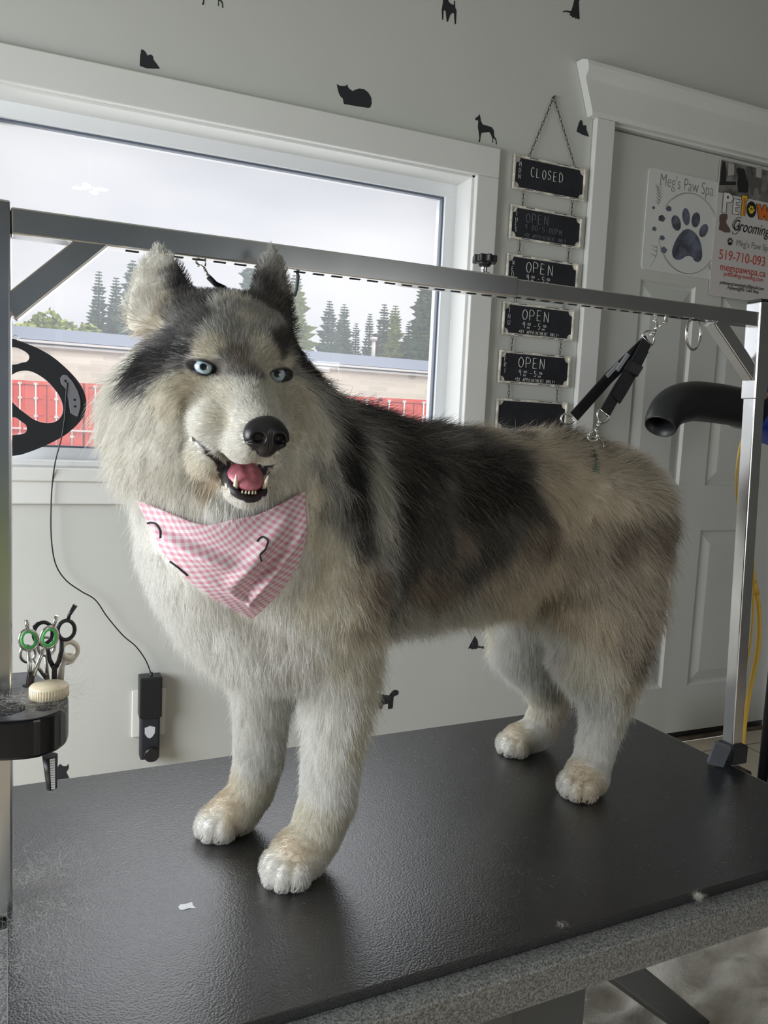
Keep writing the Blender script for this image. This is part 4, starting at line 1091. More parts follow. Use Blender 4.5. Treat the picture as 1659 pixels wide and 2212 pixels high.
ps2 = empty('shop_banner', (0, 0, 0), 0, 'glossy white banner with a photo on top and red phone number on the door', 'poster')
bx0, bx1, bz0, bz1 = 2.056, 2.420, 1.570, 2.012
YQ = DY - .0068
MB().box((bx0, YQ, bz0), (bx1, YQ + .0016, bz1)).build('panel', banner_m, ps2)
YQ2 = YQ - .0003
def bz(x, y): return at(1540 + x / 7.37, 340 + y / 7.37, 1, YQ2)
pz = bz(300, 600).z
photo = mat('grey printed photo', (.16, .155, .15), .4, noise=(22, .55, 4)); dkp = mat('dark printed shapes', (.025, .024, .026), .4); ltp = mat('pale printed shapes', (.42, .41, .40), .4); mdp = mat('grey printed shapes', (.11, .105, .10), .4)
MB().box((bx0 + .002, YQ2, pz), (bx1 - .002, YQ, bz1 - .002)).build('printed_photo', photo, ps2)
def bflat(name, pts_, m_, k=1): return flat(name, [bz(x, y) for x, y in pts_], m_, ps2, YQ2 - .0003 * (k - 1))
bflat('printed_photo', [(250, 90), (340, 105), (335, 280), (240, 290)], ltp, 1); bflat('printed_photo', [(690, 150), (780, 155), (770, 330), (690, 310)], ltp, 1); bflat('printed_photo', [(110, 380), (370, 385), (365, 440), (100, 440)], dkp, 1)
bflat('printed_photo', [(380, 170), (410, 155), (440, 180), (480, 175), (510, 210), (520, 300), (560, 400), (560, 560), (400, 560), (385, 420), (400, 300), (375, 230)], dkp, 2)
bflat('printed_photo', [(530, 170), (590, 165), (610, 220), (620, 300), (720, 330), (765, 400), (760, 600), (735, 600), (720, 470), (660, 500), (640, 600), (600, 600), (590, 520), (560, 480), (540, 300)], mdp, 2)
bflat('printed_photo', [(150, 60), (190, 70), (215, 250), (205, 430), (110, 430), (125, 220)], dkp, 2)
def blk_letter(pts_, m_, k=2):
    cx_ = sum(p[0] for p in pts_) / len(pts_); cy_ = sum(p[1] for p in pts_) / len(pts_)
    bflat('logo_letter', pts_, m_, k + 1)
    wp = [bz(x, y) for x, y in pts_]
    MB().tube([Vector((p.x, YQ2 - .0003 * (k + 1), p.z)) for p in wp], .0010, 5, closed=True).build('logo_outline', blk, ps2)
blk_letter([(165, 555), (260, 565), (310, 610), (315, 680), (275, 720), (215, 715), (205, 885), (140, 880)], white)
bflat('logo_letter', [(225, 610), (248, 620), (248, 655), (222, 660)], blk, 4)
blk_letter([(325, 660), (425, 675), (420, 715), (365, 712), (362, 760), (415, 765), (412, 800), (358, 798), (355, 860), (410, 870), (405, 910), (300, 900)], white)
blk_letter([(455, 600), (548, 612), (545, 690), (525, 690), (520, 760), (500, 935), (440, 925), (455, 740), (470, 690), (450, 670)], yellow)
bflat('logo_letter', [(480, 640), (525, 645), (515, 700), (495, 920), (470, 915), (485, 700)], orange, 4)
bflat('logo_letter', [(610 + 78 * math.cos(a), 830 + 130 * math.sin(a)) for a in [2 * math.pi * i / 30 for i in range(30)]], blk, 3)
for cx_, cy_, rx, ry in ((575, 825, 14, 24), (598, 790, 13, 24), (628, 800, 13, 24), (648, 840, 13, 22), (608, 865, 32, 34)):
    bflat('logo_paw', [(cx_ + rx * math.cos(a), cy_ + ry * math.sin(a)) for a in [2 * math.pi * i / 14 for i in range(14)]], yellow, 4)
blk_letter([(690, 735), (750, 742), (770, 850), (800, 750), (840, 755), (850, 870), (880, 765), (940, 772), (900, 1010), (830, 1000), (812, 920), (790, 995), (725, 985)], orange)
blk_letter([(960, 770), (1010, 776), (1060, 900), (1070, 785), (1120, 790), (1090, 1040), (1030, 1030), (985, 910), (975, 1025), (925, 1018)], orange)
bflat('printed_dog', [(105, 920), (150, 895), (225, 905), (230, 970), (205, 1010), (215, 1060), (270, 1140), (275, 1195), (190, 1195), (130, 1165), (90, 1150), (105, 1050), (98, 990)], mat('brown printed dog', (.13, .085, .07), .5), 2)
text('Grooming', bz(300, 1150) + Vector((0, -.0006, 0)), .052, blk, ps2, shear=.35, sx=.78)
MB().tube(smooth([bz(x, y) for x, y in ((455, 965), (400, 960), (330, 1020), (310, 1100), (350, 1120), (400, 1080), (425, 1050), (415, 1150), (370, 1215), (320, 1215), (305, 1180))], 4), .0011, 6).build('script_flourish', blk, ps2)
lc_ = bz(270, 1340)
MB().tube([(lc_.x + .0125 * math.cos(a), YQ2 - .0003, lc_.z + .0125 * math.sin(a)) for a in [2 * math.pi * i / 24 for i in range(24)]], .0005, 5, closed=True).build('badge_ring', greyink, ps2)
for cx_, cy_, rx, ry in ((245, 1325, 12, 16), (262, 1300, 11, 18), (288, 1302, 11, 18), (305, 1330, 11, 16), (270, 1370, 34, 26)):
    bflat('badge_paw', [(cx_ + rx * math.cos(a), cy_ + ry * math.sin(a)) for a in [2 * math.pi * i / 14 for i in range(14)]], blk, 2)
def line(body, x, y, size, m_, sx=1.0): text(body, bz(x, y) + Vector((0, -.0004, 0)), size, m_, ps2, sx=sx)
line("Meg's Paw Spa", 362, 1402, .030, greyink, .92); line('519-710-093', 85, 1610, .046, redink, .92); line('megspawspa.ca', 105, 1790, .0355, redink, .98)
line('pettowngrooming.com', 165, 1880, .0205, redink, .98); line('pettowngroominginc@gmail.com', 105, 2010, .0170, blk, .90); line('Payment@Pet Town Shop', 230, 2095, .0165, blk, .82)

# ------------------------------------------------------------------ the husky: one implicit body
def V3(*a): return np.array(a, dtype=np.float64)
def nrm(v): return v / np.linalg.norm(v)
HE = V3(0.197, 0.860, 1.126)                       # point midway between the eyes
HF = nrm(V3(0.060, -0.985, -0.090))                # where the face points
HR = nrm(np.cross(HF, V3(0.02, 0, 1.0))) * -1.0     # towards the right as one looks at the face
HU = np.cross(HF, HR) * -1.0
if HU[2] < 0: HU = -HU
if HR[0] < 0: HR = -HR
def H(x, y, z): return HE + HR * x + HF * y + HU * z
def to_local(p): q = p - HE; return np.stack([q @ HR, q @ HF, q @ HU], -1)

AXR = nrm(V3(0.982, 0.187, 0.0))                   # from chest to rump
AXS = nrm(V3(-0.187, 0.982, 0.0))                  # towards the window side
def side_of(p): return (p - V3(0.28, 1.01, 0)) @ AXS

def ell(p, c, r, basis=None):
    q = p - c
    if basis is not None: q = q @ np.array(basis).T
    r = np.asarray(r)
    k0 = np.linalg.norm(q / r, axis=-1); k1 = np.linalg.norm(q / (r * r), axis=-1)
    return k0 * (k0 - 1.0) / np.maximum(k1, 1e-9)
def cone(p, a, b, ra, rb):
    ba = b - a; l2 = ba @ ba
    t_ = np.clip((p - a) @ ba / l2, 0, 1)
    d = np.linalg.norm(p - a - t_[..., None] * ba, axis=-1)
    return d - (ra + (rb - ra) * t_)
def smin(a, b, k):
    h = np.clip(0.5 + 0.5 * (b - a) / k, 0, 1)
    return b + (a - b) * h - k * h * (1 - h)
def smax(a, b, k): return -smin(-a, -b, k)
BX = [AXR, AXS, V3(0, 0, 1)]
HX = [HR, HF, HU]
Z_ = V3(0, 0, 1)

def chain(p, pts, k=.02):
    d = None
    for (a, ra), (b, rb) in zip(pts[:-1], pts[1:]):
        e = cone(p, V3(*a), V3(*b), ra, rb)
        d = e if d is None else np.minimum(d, e)
    return d
LEGS = {
    'front_near': [((.330, .950, .860), .080), ((.362, .966, .735), .049), ((.360, .965, .655), .0380), ((.354, .962, .565), .0345), ((.335, .956, .520), .031), ((.318, .951, .505), .030)],
    'front_far': [((.270, 1.080, .860), .078), ((.290, 1.080, .735), .050), ((.291, 1.084, .655), .0370), ((.290, 1.090, .575), .0320), ((.280, 1.090, .530), .029), ((.262, 1.088, .508), .028)],
    'hind_near': [((.862, 1.055, .940), .100), ((.845, 1.035, .810), .092), ((.842, 1.028, .720), .068), ((.882, 1.043, .630), .038), ((.878, 1.045, .580), .0310), ((.862, 1.040, .525), .0285), ((.848, 1.035, .508), .028)],
    'hind_far': [((.862, 1.180, .930), .098), ((.822, 1.185, .790), .083), ((.806, 1.190, .690), .053), ((.873, 1.210, .600), .035), ((.893, 1.212, .560), .0320), ((.872, 1.210, .515), .030), ((.855, 1.208, .506), .028)],
}
PAWS = [(V3(.300, .942, .476), nrm(V3(-.80, -.60, 0)), 1.0), (V3(.240, 1.083, .476), nrm(V3(-.93, -.36, 0)), .95),
        (V3(.828, 1.022, .476), nrm(V3(-.93, -.36, 0)), .97), (V3(.817, 1.205, .476), nrm(V3(-.95, -.30, 0)), .90)]

def paw(p, c, f, s):
    l = np.cross(Z_, f)
    d = ell(p, c - f * .012 * s + Z_ * .026 * s, (.036 * s, .034 * s, .027 * s), [f, l, Z_])
    for x, y in ((-.0225, .010), (-.0085, .022), (.0085, .022), (.0225, .010)):
        d = smin(d, ell(p, c + f * (y + .004) * s + l * x * s + Z_ * .0175 * s, (.0165 * s, .0105 * s, .0178 * s), [f, l, Z_]), .004)
    return d

def ear(p, sx):
    tip, base = (H(-.081, -.090, .121), H(-.074, -.076, .050)) if sx < 0 else (H(.061, -.090, .140), H(.058, -.078, .055))
    ax_e = tip - base; L = np.linalg.norm(ax_e); ax_e = ax_e / L
    front = nrm(HF * .86 + HR * (sx * .40) + HU * .05); wv = nrm(np.cross(ax_e, front)); front = np.cross(wv, ax_e)
    if front @ HF < 0: front = -front
    q = p - base
    h = np.clip(q @ ax_e / L, -.1, 1.0)
    w_ = .0345 * np.sqrt(np.clip(1.0 - np.clip(h, 0, 1) ** 2.0, 0, 1)) * (1.08 - .22 * np.clip(h, 0, 1)) * (1.0 if sx < 0 else .86) + .0025
    th_ = .013 * (1.05 - .6 * np.clip(h, 0, 1))
    lx = q @ wv; ly = q @ front; lz = q @ ax_e - h * L
    d = np.sqrt((lx / w_) ** 2 + ((ly + .012 - .22 * np.abs(lx)) / th_) ** 2 + (lz / .012) ** 2)
    return (d - 1) * th_ * .85

def head_upper(p):
    d = ell(p, H(0, -.076, .022), (.076, .085, .063), HX)
    for s in (-1, 1):
        d = smin(d, ell(p, H(s * .030, -.020, .027), (.031, .027, .021), HX), .022)
        d = smin(d, ell(p, H(s * .052, -.054, -.032), (.050, .056, .050), HX), .03)
        d = smin(d, ell(p, H(s * .060, -.092, -.060), (.066, .056, .072), HX), .04)
        d = smin(d, ell(p, H(s * .050, -.070, -.110), (.060, .055, .048), HX), .04)
    d = smin(d, cone(p, H(0, -.012, -.020), H(0, .079, -.0565), .039, .0215), .026)
    for s in (-1, 1):
        d = smin(d, ell(p, H(s * .013, .060, -.0725), (.0165, .036, .0185), HX), .012)
        d = smin(d, ell(p, H(s * .033, .018, -.058), (.022, .032, .024), HX), .016)
    for s in (-1, 1):
        d = smax(d, -ell(p, H(s * .0405, .0125, -.001), (.0170, .0130, .0118), HX), .007)
    return d
def head_lower(p):
    d = cone(p, H(0, -.020, -.098), H(0, .046, -.1195), .034, .0175)
    d = smin(d, ell(p, H(.001, .048, -.123), (.0205, .020, .0125), HX), .012)
    for s in (-1, 1):
        d = smin(d, ell(p, H(s * .036, .008, -.096), (.016, .028, .020), HX), .014)
    return d
MB_ = [nrm(HF * .92 - HU * .39), HR, None]
MB_[2] = np.cross(MB_[0], MB_[1]); MB_[2] = MB_[2] if MB_[2] @ HU > 0 else -MB_[2]
def cavity(p):
    d = ell(p, H(.001, .055, -.1085), (.036, .0205, .0150), MB_)
    for s in (-1, 1):
        d = smin(d, cone(p, H(s * .025, .052, -.101), H(s * .052, .018, -.0735), .0048, .0016), .004)
    return d

def sdf(p):
    d = ell(p, V3(.42, 1.037, .930), (.23, .118, .150), BX)
    d = smin(d, ell(p, V3(.62, 1.074, .930), (.24, .112, .142), BX), .05)
    d = smin(d, ell(p, V3(.800, 1.105, .945), (.138, .118, .130), BX), .05)
    d = smin(d, ell(p, V3(.275, 1.005, .880), (.130, .130, .150), BX), .06)
    d = smin(d, cone(p, V3(.330, 1.010, .970), V3(.215, .965, 1.060), .135, .105), .06)
    d = smin(d, ell(p, V3(.190, .960, .940), (.085, .100, .110), BX), .05)
    for k in ('front_near', 'front_far', 'hind_near', 'hind_far'):
        d = smin(d, chain(p, LEGS[k]), .035)
    d = smin(d, cone(p, V3(.888, 1.118, .995), V3(.922, 1.120, .860), .046, .044), .03)
    d = smin(d, cone(p, V3(.922, 1.120, .860), V3(.940, 1.112, .670), .042, .018), .03)
    for c, f, s in PAWS:
        d = smin(d, paw(p, c, f, s), .012)
    # hip crease under the sling
    hu = head_upper(p)
    d = smin(d, hu, .035)
    for s in (-1, 1):
        d = smin(d, ear(p, s), .012)
    d = smin(d, head_lower(p), .012)
    d = smax(d, -cavity(p), .005)
    d = smax(d, .4770 - p[..., 2], .004)
    return d

def axis_pts(lo, hi, fa, fb, fine, coarse):
    a = list(np.arange(lo, fa, coarse)); b = list(np.arange(fa, fb, fine)); c = list(np.arange(fb, hi + coarse, coarse))
    return np.array(a + b + c)
def surface_nets(f, gx, gy, gz):
    nx, ny, nz = len(gx), len(gy), len(gz)
    D = np.empty((nx, ny, nz), np.float32)
    YY, ZZ = np.meshgrid(gy, gz, indexing='ij')
    step = 12
    for i in range(0, nx, step):
        xs_ = gx[i:i + step]
        p = np.empty((len(xs_), ny, nz, 3)); p[..., 0] = xs_[:, None, None]; p[..., 1] = YY; p[..., 2] = ZZ
        D[i:i + step] = f(p)
    S = D < 0
    acc = np.zeros((nx - 1, ny - 1, nz - 1, 3), np.float32); cnt = np.zeros((nx - 1, ny - 1, nz - 1), np.float32)
    def edge(ax):
        sl0 = [slice(None)] * 3; sl1 = [slice(None)] * 3; sl0[ax] = slice(0, -1); sl1[ax] = slice(1, None)
        a = D[tuple(sl0)]; b = D[tuple(sl1)]; m_ = S[tuple(sl0)] != S[tuple(sl1)]
        t_ = np.where(m_, a / np.where(m_, a - b, 1), 0)
        return m_, t_
    G = [gx, gy, gz]
    quads = []
    E = []
    for ax in range(3):
        m_, t_ = edge(ax); E.append(m_)
        idx = np.argwhere(m_)
        tt = t_[m_]
        pos = np.empty((len(idx), 3), np.float32)
        for k in range(3):
            if k == ax: pos[:, k] = G[k][idx[:, k]] + tt * (G[k][idx[:, k] + 1] - G[k][idx[:, k]])
            else: pos[:, k] = G[k][idx[:, k]]
        o = [k for k in range(3) if k != ax]
        for da in (0, 1):
            for db in (0, 1):
                c = idx.copy(); c[:, o[0]] -= da; c[:, o[1]] -= db
                ok = (c >= 0).all(1) & (c[:, 0] < nx - 1) & (c[:, 1] < ny - 1) & (c[:, 2] < nz - 1)
                np.add.at(acc, tuple(c[ok].T), pos[ok]); np.add.at(cnt, tuple(c[ok].T), 1)
    act = cnt > 0
    vid = -np.ones(act.shape, np.int64); vid[act] = np.arange(act.sum())
    verts = acc[act] / cnt[act][:, None]
    faces = []
    for ax in range(3):
        idx = np.argwhere(E[ax]); o = [k for k in range(3) if k != ax]
        ok = (idx[:, o[0]] > 0) & (idx[:, o[1]] > 0) & (idx[:, o[0]] < D.shape[o[0]] - 1) & (idx[:, o[1]] < D.shape[o[1]] - 1)
        idx = idx[ok]
        q = []
        for da, db in ((0, 0), (1, 0), (1, 1), (0, 1)):
            c = idx.copy(); c[:, o[0]] -= da; c[:, o[1]] -= db
            q.append(vid[tuple(c.T)])
        q = np.stack(q, 1)
        ins = S[tuple(idx.T)]
        flip = ins if ax != 1 else ~ins
        q[flip] = q[flip][:, ::-1]
        faces.append(q)
    return verts.astype(np.float64), np.concatenate(faces)
def grad(f, p, e=8e-4):
    g = np.stack([f(p + V3(e, 0, 0)) - f(p - V3(e, 0, 0)), f(p + V3(0, e, 0)) - f(p - V3(0, e, 0)), f(p + V3(0, 0, e)) - f(p - V3(0, 0, e))], -1) / (2 * e)
    return g
def project(f, v, it=3):
    for _ in range(it):
        g = grad(f, v); d = f(v)
        v = v - g * (d / np.maximum((g * g).sum(-1), .2))[:, None] * .8
    return v
DOG_V, DOG_F = surface_nets(sdf, axis_pts(.02, 1.16, .09, .335, .0042, .010), axis_pts(.72, 1.32, .735, .99, .0042, .010), axis_pts(.468, 1.31, .975, 1.305, .0042, .009))
DOG_V = project(sdf, DOG_V, 3)
# colours of the coat, as patches centred on points of the body
COAT = {
    'W': ((0.9, 0.885, 0.835), [(0.180, 0.864, 0.979), (0.190, 0.862, 0.979), (0.221, 0.861, 0.977), (0.534, 1.026, 0.791), (0.500, 1.018, 0.790), (0.475, 1.013, 0.788), (0.751, 1.170, 0.734), (0.772, 1.021, 0.732), (0.811, 1.127, 0.716), (0.843, 1.006, 0.637), (0.857, 1.019, 0.599), (0.847, 1.027, 0.565), (0.868, 1.012, 0.528), (0.787, 1.015, 0.498), (0.891, 1.023, 0.546), (0.804, 1.152, 0.650), (0.847, 1.185, 0.521), (0.786, 1.200, 0.504), (0.778, 1.146, 0.680), (0.247, 0.868, 0.893), (0.201, 0.895, 0.834), (0.285, 0.890, 0.802), (0.266, 0.922, 0.765), (0.330, 0.928, 0.727), (0.252, 1.057, 0.705), (0.278, 1.048, 0.658), (0.276, 1.060, 0.586), (0.219, 1.064, 0.509), (0.346, 0.929, 0.663), (0.337, 0.933, 0.599), (0.273, 0.917, 0.505), (0.307, 0.907, 0.498), (0.167, 0.890, 0.864), (0.144, 0.882, 0.920), (0.125, 0.899, 0.944), (0.117, 0.910, 0.963), (0.231, 0.886, 0.835), (0.269, 0.869, 0.903)]),
    'C': ((0.82, 0.785, 0.69), [(0.301, 0.868, 0.946), (0.325, 0.868, 0.918), (0.288, 0.868, 0.985), (0.587, 1.036, 0.793), (0.632, 1.040, 0.795), (0.759, 1.219, 0.722), (0.808, 0.971, 0.706), (0.786, 0.989, 0.717), (0.890, 1.012, 0.598), (0.867, 1.188, 0.554), (0.824, 1.180, 0.508), (0.354, 0.896, 0.784), (0.304, 0.866, 0.864), (0.329, 0.869, 0.845), (0.377, 0.906, 0.779), (0.405, 0.943, 0.748), (0.272, 1.059, 0.503), (0.391, 0.943, 0.652), (0.326, 0.930, 0.539), (0.330, 0.920, 0.499), (0.314, 0.866, 0.897), (0.271, 1.062, 0.536)]),
    'G': ((0.5, 0.49, 0.47), [(0.175, 0.873, 1.194), (0.185, 0.894, 1.209), (0.197, 0.874, 1.197), (0.205, 0.864, 1.187), (0.189, 0.846, 1.157), (0.182, 0.848, 1.166), (0.183, 0.856, 1.179), (0.222, 0.860, 1.178), (0.208, 0.852, 1.171), (0.172, 0.852, 1.173), (0.160, 0.852, 1.169), (0.201, 0.845, 1.148), (0.253, 0.946, 1.274), (0.262, 0.951, 1.265), (0.264, 0.949, 1.252), (0.267, 0.954, 1.257), (0.255, 0.945, 1.261), (0.253, 0.944, 1.255), (0.260, 0.946, 1.251), (0.266, 0.948, 1.244), (0.303, 0.890, 1.092), (0.320, 0.884, 1.049), (0.260, 0.951, 1.268), (0.270, 0.955, 1.247), (0.253, 0.947, 1.276), (0.398, 0.891, 0.901), (0.404, 0.898, 0.876), (0.376, 0.906, 1.045), (0.311, 0.871, 1.001), (0.293, 0.871, 1.028), (0.323, 0.871, 0.985), (0.312, 0.868, 0.963)]),
    'L': ((0.36, 0.35, 0.335), [(0.307, 0.906, 1.109), (0.179, 0.843, 1.141), (0.189, 0.834, 1.125), (0.258, 0.943, 1.239), (0.321, 0.920, 1.105), (0.356, 0.964, 1.102), (0.261, 0.871, 1.132), (0.318, 0.898, 1.082), (0.336, 0.957, 1.111), (0.250, 0.940, 1.243), (0.379, 0.912, 1.051), (0.331, 0.869, 0.946), (0.559, 1.013, 1.060)]),
    'M': ((0.17, 0.162, 0.155), [(0.178, 0.908, 1.213), (0.230, 0.929, 1.231), (0.163, 0.915, 1.213), (0.211, 0.920, 1.216), (0.256, 0.937, 1.200), (0.129, 0.902, 1.179), (0.127, 0.918, 1.191), (0.341, 0.932, 1.095), (0.344, 0.920, 1.083), (0.110, 0.919, 1.156), (0.256, 0.941, 1.228), (0.405, 0.945, 1.068), (0.326, 0.883, 1.039), (0.544, 1.043, 1.072), (0.597, 1.025, 1.061), (0.510, 0.941, 0.979), (0.488, 0.930, 0.911), (0.613, 0.957, 0.931), (0.427, 0.926, 0.857), (0.546, 0.953, 0.870)]),
    'K': ((0.085, 0.08, 0.078), [(0.143, 0.915, 1.207), (0.151, 0.900, 1.201), (0.151, 0.871, 1.183), (0.138, 0.880, 1.177), (0.239, 0.854, 1.159), (0.280, 0.955, 1.183), (0.280, 0.955, 1.199), (0.128, 0.870, 1.139), (0.136, 0.862, 1.154), (0.084, 0.901, 1.101), (0.110, 0.876, 1.121), (0.114, 0.897, 1.150), (0.127, 0.928, 1.232), (0.239, 0.933, 1.238), (0.277, 0.956, 1.221), (0.392, 0.964, 1.086), (0.356, 0.872, 0.934), (0.510, 0.975, 1.040), (0.469, 0.930, 0.992), (0.647, 0.998, 1.029), (0.658, 0.971, 0.963), (0.692, 1.087, 1.068), (0.487, 0.989, 1.058), (0.534, 0.962, 1.016), (0.412, 0.912, 1.028), (0.447, 1.017, 1.083), (0.444, 0.913, 0.921), (0.580, 0.951, 0.906), (0.423, 0.908, 0.898), (0.467, 0.921, 0.956), (0.559, 0.945, 0.933)]),
    'D': ((0.028, 0.027, 0.029), [(0.137, 0.924, 1.228), (0.266, 0.889, 1.154), (0.292, 0.922, 1.140), (0.311, 0.936, 1.127), (0.126, 0.891, 1.163), (0.114, 0.889, 1.142), (0.130, 0.870, 1.149), (0.100, 0.895, 1.130), (0.089, 0.898, 1.113), (0.098, 0.895, 1.126), (0.093, 0.897, 1.121), (0.130, 0.924, 1.217), (0.352, 0.898, 1.050), (0.350, 0.879, 1.006), (0.345, 0.872, 0.968), (0.344, 0.883, 1.023), (0.447, 0.979, 1.069), (0.449, 0.936, 1.028), (0.422, 0.900, 0.982), (0.582, 0.983, 1.029), (0.542, 0.945, 0.966), (0.595, 0.960, 0.977), (0.645, 0.978, 0.996), (0.485, 0.952, 1.022), (0.581, 0.964, 0.997), (0.415, 0.895, 0.942)]),
    'N': ((0.6, 0.585, 0.53), [(0.375, 0.896, 1.028), (0.378, 0.879, 0.973), (0.388, 0.883, 0.932), (0.375, 0.885, 1.001), (0.382, 0.879, 0.953), (0.459, 0.961, 0.823), (0.521, 0.984, 0.814), (0.559, 0.985, 0.822), (0.443, 0.972, 0.808)]),
    'F': ((0.77, 0.75, 0.69), [(0.190, 0.815, 1.110), (0.201, 0.795, 1.096), (0.180, 0.787, 1.076), (0.167, 0.812, 1.052), (0.193, 0.784, 1.086), (0.172, 0.790, 1.043), (0.184, 0.780, 1.035), (0.155, 0.820, 1.056), (0.143, 0.839, 1.074), (0.215, 0.792, 1.087), (0.093, 0.891, 1.071), (0.107, 0.884, 1.047), (0.076, 0.915, 1.045), (0.131, 0.875, 1.023), (0.096, 0.906, 1.000), (0.064, 0.950, 1.070), (0.068, 0.936, 1.096), (0.084, 0.900, 1.081), (0.110, 0.899, 0.990), (0.142, 0.878, 0.993), (0.149, 0.842, 1.040), (0.242, 0.864, 0.995), (0.269, 0.866, 1.027), (0.294, 0.880, 1.081), (0.095, 0.944, 1.145), (0.073, 0.948, 1.115), (0.070, 0.952, 1.106), (0.083, 0.942, 1.172), (0.077, 0.947, 1.123), (0.106, 0.938, 1.236), (0.116, 0.936, 1.237), (0.120, 0.932, 1.227), (0.108, 0.932, 1.211), (0.098, 0.935, 1.205), (0.118, 0.932, 1.219), (0.122, 0.938, 1.256), (0.106, 0.936, 1.226), (0.302, 0.874, 1.033), (0.307, 0.882, 1.060), (0.280, 0.869, 1.049), (0.111, 0.935, 1.226), (0.101, 0.932, 1.195), (0.118, 0.937, 1.248), (0.110, 0.941, 1.252), (0.085, 0.943, 1.171), (0.087, 0.946, 1.135)]),  # head whites, dimmed to offset the strong light on the face
    'E': ((0.72, 0.685, 0.59), [(0.189, 0.887, 1.206), (0.197, 0.862, 1.186), (0.207, 0.859, 1.182), (0.157, 0.848, 1.157), (0.149, 0.853, 1.142), (0.167, 0.845, 1.150), (0.212, 0.845, 1.144), (0.209, 0.847, 1.159), (0.223, 0.847, 1.143), (0.163, 0.820, 1.084), (0.154, 0.847, 1.094), (0.171, 0.825, 1.099), (0.234, 0.847, 1.103), (0.162, 0.813, 1.070), (0.118, 0.865, 1.107), (0.114, 0.867, 1.092), (0.146, 0.846, 1.025), (0.260, 0.865, 1.116), (0.251, 0.859, 1.110), (0.273, 0.867, 1.091), (0.260, 0.860, 1.064), (0.293, 0.873, 1.049), (0.248, 0.861, 1.135), (0.263, 0.950, 1.260), (0.301, 0.882, 1.071)]),  # head creams, dimmed likewise against the light
    'T': ((0.6, 0.535, 0.45), [(0.673, 1.078, 1.068), (0.631, 1.042, 1.065), (0.676, 1.032, 1.053), (0.700, 1.001, 1.016), (0.772, 1.047, 1.059), (0.682, 0.984, 0.990), (0.590, 0.974, 0.847), (0.641, 0.971, 0.881), (0.817, 1.020, 1.040), (0.856, 0.975, 1.000), (0.874, 0.959, 0.965), (0.790, 0.973, 0.920), (0.761, 0.988, 0.882), (0.865, 0.951, 0.893), (0.792, 0.967, 0.856), (0.847, 0.944, 0.822), (0.918, 0.976, 0.850), (0.839, 0.957, 0.745), (0.831, 0.989, 1.013), (0.908, 0.971, 0.791), (0.771, 0.984, 0.831), (0.351, 0.869, 0.884), (0.375, 0.890, 0.825)]),
    'B': ((0.36, 0.3, 0.245), [(0.189, 0.843, 1.145), (0.188, 0.839, 1.132), (0.102, 0.943, 1.151), (0.792, 1.103, 1.075), (0.528, 0.939, 0.909), (0.462, 0.942, 0.852), (0.513, 0.958, 0.844), (0.661, 0.969, 0.915), (0.824, 0.958, 0.907), (0.889, 0.981, 0.706), (0.886, 0.957, 0.914), (0.386, 0.885, 0.873)]),
    'A': ((0.74, 0.67, 0.56), [(0.136, 0.858, 1.103), (0.083, 0.942, 1.174), (0.125, 0.925, 1.206), (0.115, 0.925, 1.180), (0.093, 0.942, 1.166), (0.760, 1.107, 1.073), (0.733, 1.028, 1.044), (0.737, 1.098, 1.070), (0.701, 0.988, 0.989), (0.658, 1.017, 0.814), (0.786, 0.987, 0.991), (0.810, 0.969, 0.964), (0.760, 0.982, 0.948), (0.735, 1.007, 0.850), (0.772, 0.989, 0.778), (0.769, 1.102, 0.790), (0.881, 0.987, 0.671), (0.809, 0.965, 0.745), (0.883, 1.180, 0.537)]),
    'P': ((0.74, 0.66, 0.54), [(0.164, 0.866, 1.004), (0.823, 0.989, 0.504), (0.803, 1.196, 0.513), (0.245, 1.063, 0.519), (0.234, 1.075, 0.522)]),
    'O': ((0.72, 0.63, 0.5), [(0.804, 1.002, 0.509), (0.299, 0.921, 0.517)]),
}
# ------------------------------------------------------------------ coat colour, body mesh, fur
_rs = np.random.RandomState(5)
def vnoise(p, scale, seed):
    """smooth vector noise"""
    r = np.random.RandomState(seed); o = np.zeros(p.shape)
    for k in range(5):
        w_ = r.normal(size=(3, 3)) * scale; ph = r.uniform(0, 6.28, 3)
        o += np.sin(p @ w_ + ph)
    return o / 2.2
CK = []; CC = []
for k_, (col_, pts_) in COAT.items():
    for q_ in pts_: CK.append(q_); CC.append(col_)
CK = np.array(CK); CC = np.array(CC)
CLOC = to_local(CK)
CHEAD = (CLOC[:, 1] > -.16) & (np.abs(CLOC[:, 0]) < .17) & (CLOC[:, 2] > -.19)
def coat(p):
    """coat colour at body points; the unseen side mirrors the seen one"""
    l = to_local(p)
    s = side_of(p)
    body = ~((l[:, 1] > -.15) & (l[:, 2] > -.20))
    q = p.copy()
    fl = body & (s > 0) & (p[:, 2] > .72)
    q[fl] -= 2 * s[fl][:, None] * AXS
    out = np.empty((len(p), 3))
    cl = np.sqrt(CC)
    for i in range(0, len(p), 20000):
        qq = q[i:i + 20000]
        d2 = ((qq[:, None, :] - CK[None]) ** 2).sum(-1)
        dm = d2.min(1, keepdims=True)
        sg = np.where(CHEAD, .009, .016)[None] ** 2
        w_ = np.exp(-(d2 - dm) / (2 * sg) * 1.0) / (d2 + sg * .25)
        out[i:i + 20000] = ((w_ @ cl) / w_.sum(1, keepdims=True)) ** 2
    return out
